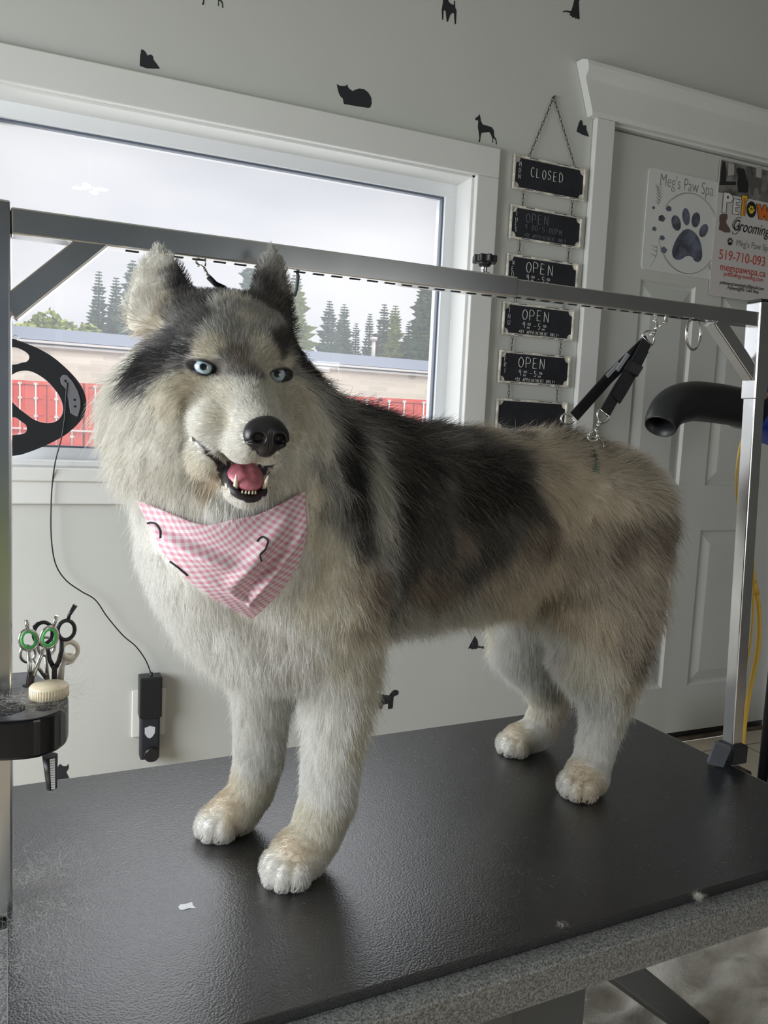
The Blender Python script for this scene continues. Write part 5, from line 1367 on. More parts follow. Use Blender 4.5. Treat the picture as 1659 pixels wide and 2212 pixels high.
LIPS = [np.array([H(-0.0577, 0.0120, -0.0683), H(-0.0470, 0.0220, -0.0743), H(-0.0377, 0.0360, -0.0818), H(-0.0285, 0.0500, -0.0916), H(-0.0200, 0.0620, -0.0928), H(-0.0113, 0.0740, -0.0925), H(0.0113, 0.0740, -0.0925), H(0.0200, 0.0620, -0.0928), H(0.0285, 0.0500, -0.0916), H(0.0377, 0.0360, -0.0818), H(0.0470, 0.0220, -0.0743), H(0.0577, 0.0120, -0.0683)]),
        np.array([H(-0.0577, 0.0120, -0.0683), H(-0.0506, 0.0200, -0.0797), H(-0.0407, 0.0330, -0.0912), H(-0.0341, 0.0420, -0.0998), H(-0.0270, 0.0500, -0.1129), H(-0.0198, 0.0570, -0.1232), H(-0.0084, 0.0620, -0.1299), H(0.0018, 0.0630, -0.1314), H(-0.0018, 0.0630, -0.1314), H(0.0084, 0.0620, -0.1299), H(0.0198, 0.0570, -0.1232), H(0.0270, 0.0500, -0.1129), H(0.0341, 0.0420, -0.0998), H(0.0407, 0.0330, -0.0912), H(0.0506, 0.0200, -0.0797), H(0.0577, 0.0120, -0.0683)])]
def seg_dist(p, pts):
    d = np.full(len(p), 9.0)
    for a, b in zip(pts[:-1], pts[1:]):
        ba = b - a; t_ = np.clip((p - a) @ ba / (ba @ ba), 0, 1)
        d = np.minimum(d, np.linalg.norm(p - a - t_[:, None] * ba, axis=1))
    return d
def eye_frame(s):
    c = H(s * .0405, -.0060 + .0008 * (s > 0), -.0005)
    n_ = nrm(HF * .95 + HR * (s * .30) + HU * .06)
    a_ = nrm(np.cross(HU, n_)); a_ = a_ if a_ @ HR * s > 0 else -a_      # towards the outer corner
    u_ = np.cross(n_, a_); u_ = u_ if u_ @ HU > 0 else -u_
    return c, n_, a_, u_
def eye_coord(p, s):
    c, n_, a_, u_ = eye_frame(s)
    q = p - c
    x = q @ a_; y = q @ u_; z = q @ n_
    t_ = math.radians(10)
    return x * math.cos(t_) + y * math.sin(t_), -x * math.sin(t_) + y * math.cos(t_), z
MOUTH = [(-.0590, -.0683), (-.047, -.0740), (-.0377, -.0815), (-.0285, -.0913), (-.02, -.0928), (-.0113, -.0925), (.001, -.0915), (.001, -.1320), (-.0084, -.1305), (-.0198, -.1238), (-.027, -.1085), (-.0341, -.0958), (-.0407, -.0885), (-.0506, -.0785)]
def inside_poly(x, y, poly):
    ins = np.zeros(len(x), bool); n = len(poly); j = n - 1
    for i in range(n):
        xi, yi = poly[i]; xj, yj = poly[j]
        c = ((yi > y) != (yj > y)) & (x < (xj - xi) * (y - yi) / (yj - yi + 1e-12) + xi)
        ins ^= c; j = i
    return ins
def bare(p):
    """1 where the skin is bare and black: lips, mouth, eye rims, under the nose"""
    lu = seg_dist(p, LIPS[0]); ll = seg_dist(p, LIPS[1]); cv = cavity(p)
    l = to_local(p)
    mouth = inside_poly(-np.abs(l[:, 0]), l[:, 2], MOUTH) & (l[:, 1] > .002)
    m_ = ((ll < .0034) & (l[:, 2] < -.10)) | (cv < .0014) | mouth
    for s in (-1, 1):
        x, y, z = eye_coord(p, s)
        m_ |= ((x / .0182) ** 2 + (y / .0100) ** 2 < 1) & (z > -.008)
    m_ |= (((l[:, 0] - .002) / .0215) ** 2 + ((l[:, 2] + .060) / .0185) ** 2 < 1) & (l[:, 1] > .082)
    return m_

body_col = coat(DOG_V)
bm_mask = bare(DOG_V)
body_col[bm_mask] = (.018, .016, .018)
inm = cavity(DOG_V) < .0012
body_col[inm] = (.030, .014, .016)
skin = bpy.data.materials.new('husky skin'); skin.use_nodes = True
sb = P(skin); at_ = skin.node_tree.nodes.new('ShaderNodeAttribute'); at_.attribute_name = 'coat'
skin.node_tree.links.new(at_.outputs['Color'], sb.inputs['Base Color']); sb.inputs['Roughness'].default_value = .55
def mesh_np(name, v, f, mats, parent=None, col=None):
    me = bpy.data.meshes.new(name)
    me.vertices.add(len(v)); me.vertices.foreach_set('co', v.astype(np.float32).ravel())
    k = f.shape[1]
    me.loops.add(f.size); me.loops.foreach_set('vertex_index', f.astype(np.int32).ravel())
    me.polygons.add(len(f)); me.polygons.foreach_set('loop_start', np.arange(0, f.size, k, dtype=np.int32))
    me.update(calc_edges=True); me.validate()
    me.polygons.foreach_set('use_smooth', np.ones(len(me.polygons), bool))
    if col is not None:
        a = me.attributes.new('coat', 'FLOAT_COLOR', 'POINT')
        a.data.foreach_set('color', np.concatenate([col, np.ones((len(col), 1))], 1).astype(np.float32).ravel())
    for m_ in mats: me.materials.append(m_)
    return link(bpy.data.objects.new(name, me), parent)
dog = mesh_np('husky_dog', DOG_V, DOG_F, [skin], None, body_col)
tag(dog, 'big fluffy black and white husky with pale blue eyes standing on the grooming table', 'dog')

def smooth01(x, a, b): t_ = np.clip((x - a) / (b - a), 0, 1); return t_ * t_ * (3 - 2 * t_)
# bandana surface: a kerchief laid over the chest
def to_level(p, off, it=25):
    for _ in range(it):
        g = grad(sdf, p); d = sdf(p) - off
        p = p - g * (d / np.maximum((g * g).sum(-1), .25))[:, None] * .6
    return p
bA = V3(*at(291, 1078, 1, .915)); bB = V3(*at(632, 1046, 1, .905)); bT = V3(*at(547, 1351, 1, .845)); bM = V3(*at(480, 1140, 1, .835))
NU, NV = 90, 70
uu, vv_ = np.meshgrid(np.linspace(0, 1, NU), np.linspace(0, 1, NV), indexing='ij')
u1, v1 = uu.ravel()[:, None], vv_.ravel()[:, None]
topc = (1 - u1) ** 2 * bA + 2 * u1 * (1 - u1) * (2 * bM - .5 * (bA + bB)) + u1 ** 2 * bB
LE = bA * (1 - v1) ** 1 + bT * v1; 
bow = np.sin(np.pi * v1)
gp = topc * (1 - v1) + bT * v1
gp = gp + bow * ((1 - u1) * V3(.012, -.004, -.020) + u1 * V3(.020, 0, -.004)) * .9
offs = (.0085 + .0125 * smooth01(v1[:, 0], .02, .25))
ps = to_level(gp.copy(), offs).reshape(NU, NV, 3)
for _ in range(60):
    ps[1:-1, 1:-1] = ps[1:-1, 1:-1] * .5 + (ps[2:, 1:-1] + ps[:-2, 1:-1] + ps[1:-1, 2:] + ps[1:-1, :-2]) * .125
    ps[1:-1, 0] = ps[1:-1, 0] * .5 + (ps[2:, 0] + ps[:-2, 0]) * .25
    ps[0, 1:-1] = ps[0, 1:-1] * .5 + (ps[0, 2:] + ps[0, :-2]) * .25; ps[-1, 1:-1] = ps[-1, 1:-1] * .5 + (ps[-1, 2:] + ps[-1, :-2]) * .25
ps = ps.reshape(-1, 3)
g = grad(sdf, ps); g /= np.linalg.norm(g, axis=1, keepdims=True)
U, Vv = u1[:, 0], v1[:, 0]
def ridge(a, b, w, h):
    ba = np.array(b) - np.array(a); q = np.stack([U - a[0], Vv - a[1]], -1); t_ = np.clip(q @ ba / (ba @ ba), 0, 1)
    d = np.linalg.norm(q - t_[:, None] * ba, axis=1); return h * np.exp(-(d / w) ** 2) * np.clip(1.15 - np.abs(t_ - .5) * 1.6, 0, 1)
fold = ridge((.84, .12), (.30, .48), .055, .0075) + ridge((.88, .22), (.42, .62), .05, -.0050) + ridge((.92, .30), (.40, .72), .045, .0065) + ridge((.10, .20), (.55, .34), .05, .0055) + ridge((.05, .12), (.60, .20), .05, -.0035) + ridge((.15, .45), (.45, .75), .05, .0035)
ps = ps + g * fold[:, None] * 1.5

# fur roots
tri = np.concatenate([DOG_F[:, [0, 1, 2]], DOG_F[:, [0, 2, 3]]])
va, vb, vc = DOG_V[tri[:, 0]], DOG_V[tri[:, 1]], DOG_V[tri[:, 2]]
area_t = np.linalg.norm(np.cross(vb - va, vc - va), axis=1) / 2
cen_t = (va + vb + vc) / 3
lt_ = to_local(cen_t)
def face_w(l):      # 1 on the short haired face, 0 on ruff and body
    d = np.sqrt((l[:, 0] / .062) ** 2 + ((l[:, 1] - .03) / .095) ** 2 + ((l[:, 2] + .03) / .105) ** 2)
    return 1 - smooth01(d, .80, 1.25)
def ear_w(p): return np.maximum(0, 1 - smooth01(np.minimum(ear(p, -1), ear(p, 1)), .006, .016)) * smooth01(to_local(p)[:, 2], .048, .075)
def leg_w(p):       # 1 at the paws, 0 above elbows and hocks
    return 1 - smooth01(p[:, 2], .50, .74)
dens = 165000 * (1 + 6.5 * face_w(lt_) + .9 * leg_w(cen_t) + 1.0 * ear_w(cen_t))
pr_t = area_t * dens
NF = int(pr_t.sum())
print('fur strands', NF, 'area', area_t.sum())
pick = _rs.choice(len(tri), NF, p=pr_t / pr_t.sum())
r1_ = np.sqrt(_rs.rand(NF)); r2_ = _rs.rand(NF)
root = va[pick] * (1 - r1_)[:, None] + vb[pick] * (r1_ * (1 - r2_))[:, None] + vc[pick] * (r1_ * r2_)[:, None]
keep = ~bare(root) & (root[:, 2] > .4785)
root = root[keep]; NF = len(root)
nor = grad(sdf, root); nor /= np.maximum(np.linalg.norm(nor, axis=1, keepdims=True), 1e-6)
keep = ~((nor[:, 2] < -.75) & (root[:, 2] < .485))
root, nor = root[keep], nor[keep]; NF = len(root)
L_ = to_local(root)
fw_ = face_w(L_); ew_ = ear_w(root); lw_ = leg_w(root)
hw_ = (1 - smooth01(np.linalg.norm(L_ - V3(0, -.06, -.02), axis=1), .17, .25))         # head and ruff
hw_ *= smooth01(root[:, 2], .96, 1.02)
# flow of the coat
flow = AXR[None] * .62 + V3(0, 0, -1)[None] * .80 + np.zeros((NF, 3))
back = smooth01(nor[:, 2], .3, .9)[:, None]
flow = flow * (1 - back) + (AXR[None] * 1.0 + V3(0, 0, -.12)[None]) * back
chest = (1 - smooth01((root - V3(.28, 1.01, 0)) @ AXR, -.02, .12))[:, None]
flow = flow * (1 - chest) + V3(.10, -.05, -1.0)[None] * chest
legm = (1 - smooth01(root[:, 2], .66, .80))[:, None]
flow = flow * (1 - legm) + V3(.10, 0, -1.0)[None] * legm
pwm = np.zeros(NF)
for c, f, s in PAWS:
    q = root - c; near = (1 - smooth01(np.linalg.norm(q, axis=1), .050, .085)); pwm = np.maximum(pwm, near)
    flow = flow * (1 - near[:, None]) + (f * .9 + V3(0, 0, -.55))[None] * near[:, None]
# head: away from the nose and outwards
nosep = V3(.002, .118, -.050)
rad_ = L_ - nosep
rad_l = rad_ / np.maximum(np.linalg.norm(rad_, axis=1, keepdims=True), 1e-6)
fl_h = rad_l[:, :1] * HR + rad_l[:, 1:2] * HF + rad_l[:, 2:] * HU
dn = smooth01(-L_[:, 2], -.055, .05)[:, None] * (1 - fw_[:, None])
fl_h = fl_h * (1 - .35 * dn) + V3(0, 0, -.95)[None] * dn
flow = flow * (1 - hw_[:, None]) + fl_h * hw_[:, None]
for sx in (-1, 1):
    e = (1 - smooth01(ear(root, sx), .006, .016)) * smooth01(L_[:, 2], .048, .075)
    tdir = nrm(H(-.084, -.09, .13) - H(-.074, -.076, .05)) if sx < 0 else nrm(H(.0615, -.09, .15) - H(.058, -.078, .055))
    flow = flow * (1 - e[:, None]) + tdir[None] * e[:, None]
n1 = vnoise(root, 26, 1); n2 = vnoise(root, 85, 2); n3 = vnoise(root, 210, 3)
amp = (.17 + .08 * hw_ * (1 - fw_) - .12 * fw_ - .06 * lw_)[:, None]
flow = flow / np.maximum(np.linalg.norm(flow, axis=1, keepdims=True), 1e-6) + (n1 * .45 + n2 * .55 + n3 * .3) * amp * .75
flow -= nor * (flow * nor).sum(1, keepdims=True)
flow /= np.maximum(np.linalg.norm(flow, axis=1, keepdims=True), 1e-6)
# lengths (m)
ln = np.full(NF, .038)
ln = ln + .010 * smooth01((root - V3(.28, 1.01, 0)) @ AXR, .40, .60)
ln = ln * (1 - hw_) + (.044) * hw_
ln *= 1 - .22 * chest[:, 0] * (1 - hw_)
belly = smooth01(-nor[:, 2], .2, .8) * smooth01(root[:, 2], .70, .78)
ln += .012 * belly
ln = ln * (1 - lw_) + .0150 * lw_
ln = ln * (1 - pwm) + .0085 * pwm
topm = smooth01(L_[:, 2], -.045, .035) * hw_
ln = ln * (1 - topm) + .017 * topm
ln = ln * (1 - ew_) + .0062 * ew_
chk = smooth01(np.abs(L_[:, 0]), .045, .095)
ln = ln * (1 - fw_) + (.0090 + .012 * chk) * fw_
muz = smooth01(L_[:, 1], .03, .08) * fw_
ln = ln * (1 - muz) + .0065 * muz
for s in (-1, 1):
    x, y, z = eye_coord(root, s)
    k = 1 - smooth01(np.sqrt((x / .024) ** 2 + (y / .016) ** 2), .7, 1.4)
    k = k * (z > -.02)
    ln = ln * (1 - k) + .0032 * k
ld = np.minimum(seg_dist(root, LIPS[0]), seg_dist(root, LIPS[1]))
ln = np.minimum(ln, .0035 + ld * .45)
jaw = (1 - smooth01(np.abs(head_lower(root)), .002, .012)) * smooth01(L_[:, 1], -.005, .03)
ln = ln * (1 - jaw) + np.minimum(ln, .010) * jaw
under = np.zeros(NF)
cs_ = ps.reshape(NU, NV, 3)[::3, 5::3].reshape(-1, 3)
nb_ = np.where(np.linalg.norm(root - cs_.mean(0), axis=1) < .24)[0]
for i in range(0, len(nb_), 5000):
    d_ = np.sqrt(((root[nb_[i:i + 5000], None] - cs_[None]) ** 2).sum(-1)).min(1)
    under[nb_[i:i + 5000]] = 1 - smooth01(d_, .0225, .030)
ln = ln * (1 - under) + np.minimum(ln, .012) * under
guard = _rs.rand(NF) < .07
ln = ln * _rs.uniform(.72, 1.12, NF) * np.where(guard, 1.28, 1.0)
lift0 = .60 - .06 * hw_ * (1 - fw_) - .20 * fw_ - .20 * lw_ + np.where(guard, .15, 0) - .22 * ew_
lift0 = lift0 * (1 - .85 * under)
lift0 = np.clip(lift0 + (n2[:, 0] * .17) * (1 - under), .10, 1.0)
# crease where the hip loop sits
SL_C = V3(.735, 1.09, .965); SL_N = nrm(V3(.80, .15, -.58))
sd_ = np.abs((root - SL_C) @ SL_N)
crease = (1 - smooth01(sd_, .006, .022)) * smooth01(root[:, 2], .93, .99) * (hw_ < .1)
ln *= (1 - .62 * crease)
KP = 6
pts = np.empty((NF, KP, 3), np.float32)
rin = (.0015 * (1 - fw_) + .0002)[:, None]
pts[:, 0] = root - nor * rin
cur = root - nor * rin
curl = (vnoise(root, 140, 7) * .28 + _rs.normal(size=(NF, 3)) * .36) * (1 - .55 * fw_)[:, None]
grav = V3(0, 0, -1)[None] * (.30 * (1 - fw_) * (1 - ew_))[:, None]
for k in range(1, KP):
    t_ = k / (KP - 1)
    lf = (lift0 * (1 - .72 * t_))[:, None]
    d = nor * lf + flow * (1.0 - lf * .35) + grav * t_ + curl * (.30 + .35 * t_)
    d /= np.linalg.norm(d, axis=1, keepdims=True)
    cur = cur + d * (ln / (KP - 1))[:, None]
    pts[:, k] = cur
short_ = np.where((ln < .024) | (under > .1))[0]
for k in range(1, KP):      # keep every short hair outside the skin
    hm = .0004 + (.0022 + .004 * (1 - fw_)) * k / (KP - 1) * (1 - .6 * under)
    for i in range(0, len(short_), 60000):
        sl_ = short_[i:i + 60000]
        d_ = sdf(pts[sl_, k].astype(np.float64))
        pts[sl_, k] += nor[sl_] * np.clip(hm[sl_] - d_, 0, .02)[:, None]
pts[..., 2] = np.maximum(pts[..., 2], .4775)
# colours: patchy, each hair its own tone, root a little lighter on dark hairs, tip darker on grey ones
fc = coat(root + flow * (ln * .5)[:, None] + n3 * .0022 + n2 * .004 * (1 - fw_)[:, None])
tone = np.exp(_rs.normal(0, 1, NF) * (.13 + .06 * fw_))[:, None]
fc = np.clip(fc * tone, 0, .88)
lum = fc.mean(1, keepdims=True)
midg = smooth01(lum[:, 0], .05, .12) * (1 - smooth01(lum[:, 0], .40, .62))
swap = (_rs.rand(NF) < .22 * midg * (fw_ < .15))
fc[swap] = np.where(_rs.rand(swap.sum(), 1) < .5, fc[swap] * .35, np.minimum(fc[swap] * 1.9, .75))
lite = (_rs.rand(NF) < .16 * (lum[:, 0] < .12) * (hw_ < .5))
fc[lite] = V3(.30, .27, .21) * _rs.uniform(.6, 1.3, (lite.sum(), 1))
cols = np.ones((NF, KP, 4), np.float32)
for k in range(KP):
    t_ = k / (KP - 1)
    rt = np.where(lum < .30, 1.0 + 1.1 * (1 - t_) ** 2 * np.clip((lum - .02) / .1, 0, 1), 1.0)
    tp_ = np.where((lum > .10) & (lum < .45), 1.0 - .30 * t_, 1.0)
    cols[:, k, :3] = np.clip(fc * rt * tp_, 0, .88)
hw_mm = np.where(fw_ > .4, .00014, .00020) * np.where(guard, .9, 1.0)
hw_mm = hw_mm * (1 - .15 * lw_)
taper = np.array([1.0, 1.0, .92, .78, .55, .16])
rads = (hw_mm[:, None] * taper[None]).astype(np.float32)

def curves_obj(name, P3, R2, col4, m_, parent, snor=None):
    hc = bpy.data.hair_curves.new(name)
    n_, k_ = P3.shape[:2]
    hc.add_curves([k_] * n_)
    hc.attributes['position'].data.foreach_set('vector', np.ascontiguousarray(P3, np.float32).ravel())
    ra = hc.attributes.get('radius') or hc.attributes.new('radius', 'FLOAT', 'POINT')
    ra.data.foreach_set('value', np.ascontiguousarray(R2, np.float32).ravel())
    ca = hc.attributes.new('coat', 'FLOAT_COLOR', 'POINT')
    ca.data.foreach_set('color', np.ascontiguousarray(col4, np.float32).ravel())
    if snor is not None:
        na = hc.attributes.new('snor', 'FLOAT_VECTOR', 'POINT')
        na.data.foreach_set('vector', np.ascontiguousarray(np.repeat(snor[:, None], k_, 1), np.float32).ravel())
    hc.materials.append(m_)
    o = bpy.data.objects.new(name, hc)
    return link(o, parent)
furm = bpy.data.materials.new('husky fur'); furm.use_nodes = True
fn = furm.node_tree.nodes; flk = furm.node_tree.links; fn.clear()
fo = fn.new('ShaderNodeOutputMaterial'); fa = fn.new('ShaderNodeAttribute'); fa.attribute_name = 'coat'
fd = fn.new('ShaderNodeBsdfDiffuse'); ft = fn.new('ShaderNodeBsdfTranslucent'); fmx = fn.new('ShaderNodeMixShader'); fmx.inputs['Fac'].default_value = .32
flk.new(fa.outputs['Color'], fd.inputs['Color']); flk.new(fa.outputs['Color'], ft.inputs['Color'])
flk.new(fd.outputs[0], fmx.inputs[1]); flk.new(ft.outputs[0], fmx.inputs[2])
fg = fn.new('ShaderNodeBsdfGlossy'); fg.inputs['Roughness'].default_value = .45; fm2 = fn.new('ShaderNodeMixShader'); fm2.inputs['Fac'].default_value = .04
flk.new(fmx.outputs[0], fm2.inputs[1]); flk.new(fg.outputs[0], fm2.inputs[2]); flk.new(fm2.outputs[0], fo.inputs['Surface'])
coat_o = curves_obj('coat', pts, rads, cols, furm, dog)
# ------------------------------------------------------------------ eyes, nose, mouth
def to_v(p): return Vector((float(p[0]), float(p[1]), float(p[2])))
iris = bpy.data.materials.new('ice blue eye'); iris.use_nodes = True
nt = iris.node_tree; ib = P(iris)
tcn = nt.nodes.new('ShaderNodeTexCoord'); sp = nt.nodes.new('ShaderNodeSeparateXYZ'); cb = nt.nodes.new('ShaderNodeCombineXYZ'); le = nt.nodes.new('ShaderNodeVectorMath'); le.operation = 'LENGTH'
nt.links.new(tcn.outputs['Object'], sp.inputs[0]); nt.links.new(sp.outputs['X'], cb.inputs['X']); nt.links.new(sp.outputs['Y'], cb.inputs['Y']); nt.links.new(cb.outputs[0], le.inputs[0])
rp_ = nt.nodes.new('ShaderNodeValToRGB'); cr_ = rp_.color_ramp
mr = nt.nodes.new('ShaderNodeMapRange'); mr.inputs['From Max'].default_value = .0125
nt.links.new(le.outputs['Value'], mr.inputs['Value']); nt.links.new(mr.outputs['Result'], rp_.inputs['Fac'])
for pos, c in ((0.0, (.004, .005, .008)), (.27, (.004, .005, .008)), (.31, (.26, .38, .47)), (.46, (.50, .62, .69)), (.64, (.40, .54, .63)), (.71, (.06, .09, .13)), (.78, (.015, .017, .022)), (1.0, (.10, .08, .08))):
    e_ = cr_.elements.new(pos) if pos not in (0.0, 1.0) else cr_.elements[0 if pos == 0.0 else -1]
    e_.color = (*c, 1)
ang = nt.nodes.new('ShaderNodeTexNoise'); ang.inputs['Scale'].default_value = 900; ang.inputs['Detail'].default_value = 2
mx = nt.nodes.new('ShaderNodeMixRGB'); mx.blend_type = 'OVERLAY'; mx.inputs['Fac'].default_value = .35
nt.links.new(tcn.outputs['Object'], ang.inputs['Vector']); nt.links.new(rp_.outputs['Color'], mx.inputs['Color1']); nt.links.new(ang.outputs['Fac'], mx.inputs['Color2']); nt.links.new(mx.outputs['Color'], ib.inputs['Base Color'])
ib.inputs['Roughness'].default_value = .25; ib.inputs['Coat Weight'].default_value = 1.0; ib.inputs['Coat Roughness'].default_value = .02
blackskin = mat('black moist skin', (.012, .011, .013), .30)
GAZE = V3(-.02, 0.02, 1.12)
for s in (-1, 1):
    c, n_, a_, u_ = eye_frame(s)
    me_ = MB().ellipsoid((0, 0, 0), (.0125, .0125, .0125), 24)
    o = me_.build('eye', iris, dog)
    gz = nrm(nrm(GAZE - c) * .75 + n_ * .25)
    o.location = to_v(c); o.rotation_euler = Vector(gz).to_track_quat('Z', 'Y').to_euler()
    t_ = math.radians(-10)
    loop = []
    for i in range(40):
        an = 2 * math.pi * i / 40
        x = .0160 * math.cos(an); y = (.0052 if math.sin(an) > 0 else .0074) * math.sin(an) * (1 - .15 * abs(math.cos(an)))
        x, y = x * math.cos(-t_) - y * math.sin(-t_), x * math.sin(-t_) + y * math.cos(-t_)
        z = math.sqrt(max(.0131 ** 2 - min(x * x + y * y, .0112 ** 2), 0))
        loop.append(to_v(c + a_ * x + u_ * y + n_ * (z - .0004)))
    rings_ = []
    for r_i, t2 in enumerate((0.0, .10, .22, .42, .68, 1.0)):
        rg_ = []
        for i in range(40):
            an = 2 * math.pi * i / 40
            xi = .0160 * math.cos(an); yi = (.0052 if math.sin(an) > 0 else .0074) * math.sin(an) * (1 - .15 * abs(math.cos(an)))
            xo = .0235 * math.cos(an); yo = .0160 * math.sin(an)
            x = xi + (xo - xi) * t2; y = yi + (yo - yi) * t2
            x, y = x * math.cos(-t_) - y * math.sin(-t_), x * math.sin(-t_) + y * math.cos(-t_)
            r2 = x * x + y * y
            zs = math.sqrt(max(.0134 ** 2 - min(r2, .0134 ** 2), 0)) + (.0002 if r_i == 0 else .0009 if r_i < 4 else 0) - .06 * max(math.sqrt(r2) - .0134, 0)
            p0 = c + a_ * x + u_ * y
            tt = .02
            for _ in range(40): tt -= max(min(sdf((p0 + n_ * tt)[None])[0], .003), -.003) * .8
            zf = tt + (.0002 if r_i < 5 else -.0012)
            rg_.append(p0 + n_ * max(zs if r2 < .0150 ** 2 else -1, zf))
        rings_.append(rg_)
    lv = np.array([p for rg_ in rings_ for p in rg_])
    lf2 = np.array([(r_ * 40 + i, r_ * 40 + (i + 1) % 40, (r_ + 1) * 40 + (i + 1) % 40, (r_ + 1) * 40 + i) for r_ in range(5) for i in range(40)])
    lcol = coat(lv)
    for r_, kk in ((0, 1.0), (1, 1.0), (2, .9), (3, .35)): lcol[r_ * 40:(r_ + 1) * 40] = lcol[r_ * 40:(r_ + 1) * 40] * (1 - kk) + np.array([.014, .013, .015]) * kk
    mesh_np('eyelid', lv, lf2, [skin], dog, lcol)


def nose_sdf(p):
    d = ell(p, H(.002, .0905, -.0575), (.0222, .0165, .0180), HX)
    d = smin(d, ell(p, H(.002, .0935, -.0690), (.0115, .0120, .0125), HX), .006)
    for s in (-1, 1):
        d = smin(d, ell(p, H(.002 + s * .0135, .0955, -.0610), (.0095, .0095, .0105), HX), .005)
    for s in (-1, 1):
        d = smax(d, -ell(p, H(.002 + s * .0112, .1070, -.0612), (.0070, .0100, .0058), HX), .002)
        d = smax(d, -cone(p, H(.002 + s * .0130, .1055, -.0625), H(.002 + s * .0225, .0960, -.0665), .0022, .0014), .0015)
    d = smax(d, -cone(p, H(.002, .1080, -.052), H(.002, .1055, -.084), .0012, .0014), .0015)
    return d
c0_ = H(.002, .09, -.06)
nv, nf_ = surface_nets(nose_sdf, np.arange(c0_[0] - .034, c0_[0] + .034, .0011), np.arange(c0_[1] - .03, c0_[1] + .03, .0011), np.arange(c0_[2] - .032, c0_[2] + .032, .0011))
nv = project(nose_sdf, nv, 2)
mesh_np('nose', nv, nf_, [mat('black nose leather', (.016, .015, .018), .33, bump=('voronoi', 1100, .35, .0004))], dog)

pink = mat('wet pink tongue', (.52, .17, .21), .32, noise=(160, .18, 3), bump=('noise', 700, .25, .0006))
def tongue_sdf(p):
    d = ell(p, H(.001, .034, -.1085), (.0200, .030, .0105), MBt)
    d = smin(d, ell(p, H(.001, .006, -.092), (.022, .020, .012), MBt), .012)
    d = smax(d, -cone(p, H(.001, .064, -.1065), H(.001, .000, -.080), .0030, .0030), .006)
    return d
MBt = [HR, MB_[0], MB_[2]]
c0_ = H(0, .03, -.10)
tv_, tf_ = surface_nets(tongue_sdf, np.arange(c0_[0] - .032, c0_[0] + .032, .0018), np.arange(c0_[1] - .05, c0_[1] + .05, .0018), np.arange(c0_[2] - .03, c0_[2] + .035, .0018))
mesh_np('tongue', project(tongue_sdf, tv_, 2), tf_, [pink], dog)
ivry = mat('tooth enamel', (.78, .72, .56), .25)
def tooth(b, tip, r, n_='tooth'):
    b, tip = to_v(b), to_v(tip); mdl = b.lerp(tip, .55) + Vector((0, -.0008, 0))
    return MB().tube([b, b.lerp(mdl, .5), mdl, mdl.lerp(tip, .6), tip], [r, r * .95, r * .75, r * .45, r * .08], 12).build(n_, ivry, dog)
tooth(H(-.0140, .054, -.1215), H(-.0150, .0565, -.1045), .0026, 'canine_tooth')
tooth(H(.0165, .054, -.1205), H(.0205, .0560, -.1045), .0026, 'canine_tooth')
for x in (-.0085, -.0050, -.0016, .0020, .0055):
    tooth(H(x, .0625 - abs(x) * .25, -.1245), H(x, .0635 - abs(x) * .25, -.1210), .0013, 'incisor_tooth')
# whiskers
wh = []
for s in (-1, 1):
    for i in range(9):
        y0 = .040 + .012 * (i % 3); z0 = -.060 - .008 * (i // 3)
        wh.append((s, y0, z0))
WP = []; 
for s, y0, z0 in wh:
    b = H(s * (.024 - (y0 - .04) * .25), y0, z0); b = project(sdf, b[None].copy(), 4)[0]
    d0 = nrm(HR * s * 1.0 + HF * .15 + HU * _rs.uniform(-.45, .15)); L0 = _rs.uniform(.030, .055)
    WP.append([b + d0 * L0 * t_ - HF * (.25 * L0 * t_ * t_) - Z_ * (.18 * L0 * t_ * t_) for t_ in np.linspace(0, 1, 6)])
WP = np.array(WP)
curves_obj('whiskers', WP, np.tile(np.linspace(.00022, .00005, 6)[None], (len(WP), 1)), np.ones((len(WP), 6, 4)) * np.array([.8, .8, .78, 1]), furm, dog)

# ------------------------------------------------------------------ bandana
gf = np.array([(i * NV + j, (i + 1) * NV + j, (i + 1) * NV + j + 1, i * NV + j + 1) for i in range(NU - 1) for j in range(NV - 1)])
ging = bpy.data.materials.new('pink gingham cotton'); ging.use_nodes = True
nt = ging.node_tree; gb = P(ging)
uvn = nt.nodes.new('ShaderNodeUVMap'); sp = nt.nodes.new('ShaderNodeSeparateXYZ'); nt.links.new(uvn.outputs[0], sp.inputs[0])
def stripe(sock):
    a = nt.nodes.new('ShaderNodeMath'); a.operation = 'FRACT'; nt.links.new(sock, a.inputs[0])
    b = nt.nodes.new('ShaderNodeMath'); b.operation = 'GREATER_THAN'; b.inputs[1].default_value = .5; nt.links.new(a.outputs[0], b.inputs[0])
    return b.outputs[0]
ad_ = nt.nodes.new('ShaderNodeMath'); ad_.operation = 'ADD'; nt.links.new(stripe(sp.outputs['X']), ad_.inputs[0]); nt.links.new(stripe(sp.outputs['Y']), ad_.inputs[1])
hv = nt.nodes.new('ShaderNodeMath'); hv.operation = 'MULTIPLY'; hv.inputs[1].default_value = .5; nt.links.new(ad_.outputs[0], hv.inputs[0])
gr = nt.nodes.new('ShaderNodeValToRGB'); gr.color_ramp.interpolation = 'CONSTANT'
gr.color_ramp.elements[0].color = (.70, .66, .68, 1); gr.color_ramp.elements[1].position = .75; gr.color_ramp.elements[1].color = (.60, .25, .32, 1)
e_ = gr.color_ramp.elements.new(.25); e_.color = (.66, .45, .51, 1)
nt.links.new(hv.outputs[0], gr.inputs['Fac']); nt.links.new(gr.outputs['Color'], gb.inputs['Base Color'])
gb.inputs['Roughness'].default_value = .6; gb.inputs['Sheen Weight'].default_value = .15
ban = mesh_np('bandana', ps, gf, [ging], dog)
ban['label'] = 'pink and white gingham bandana'
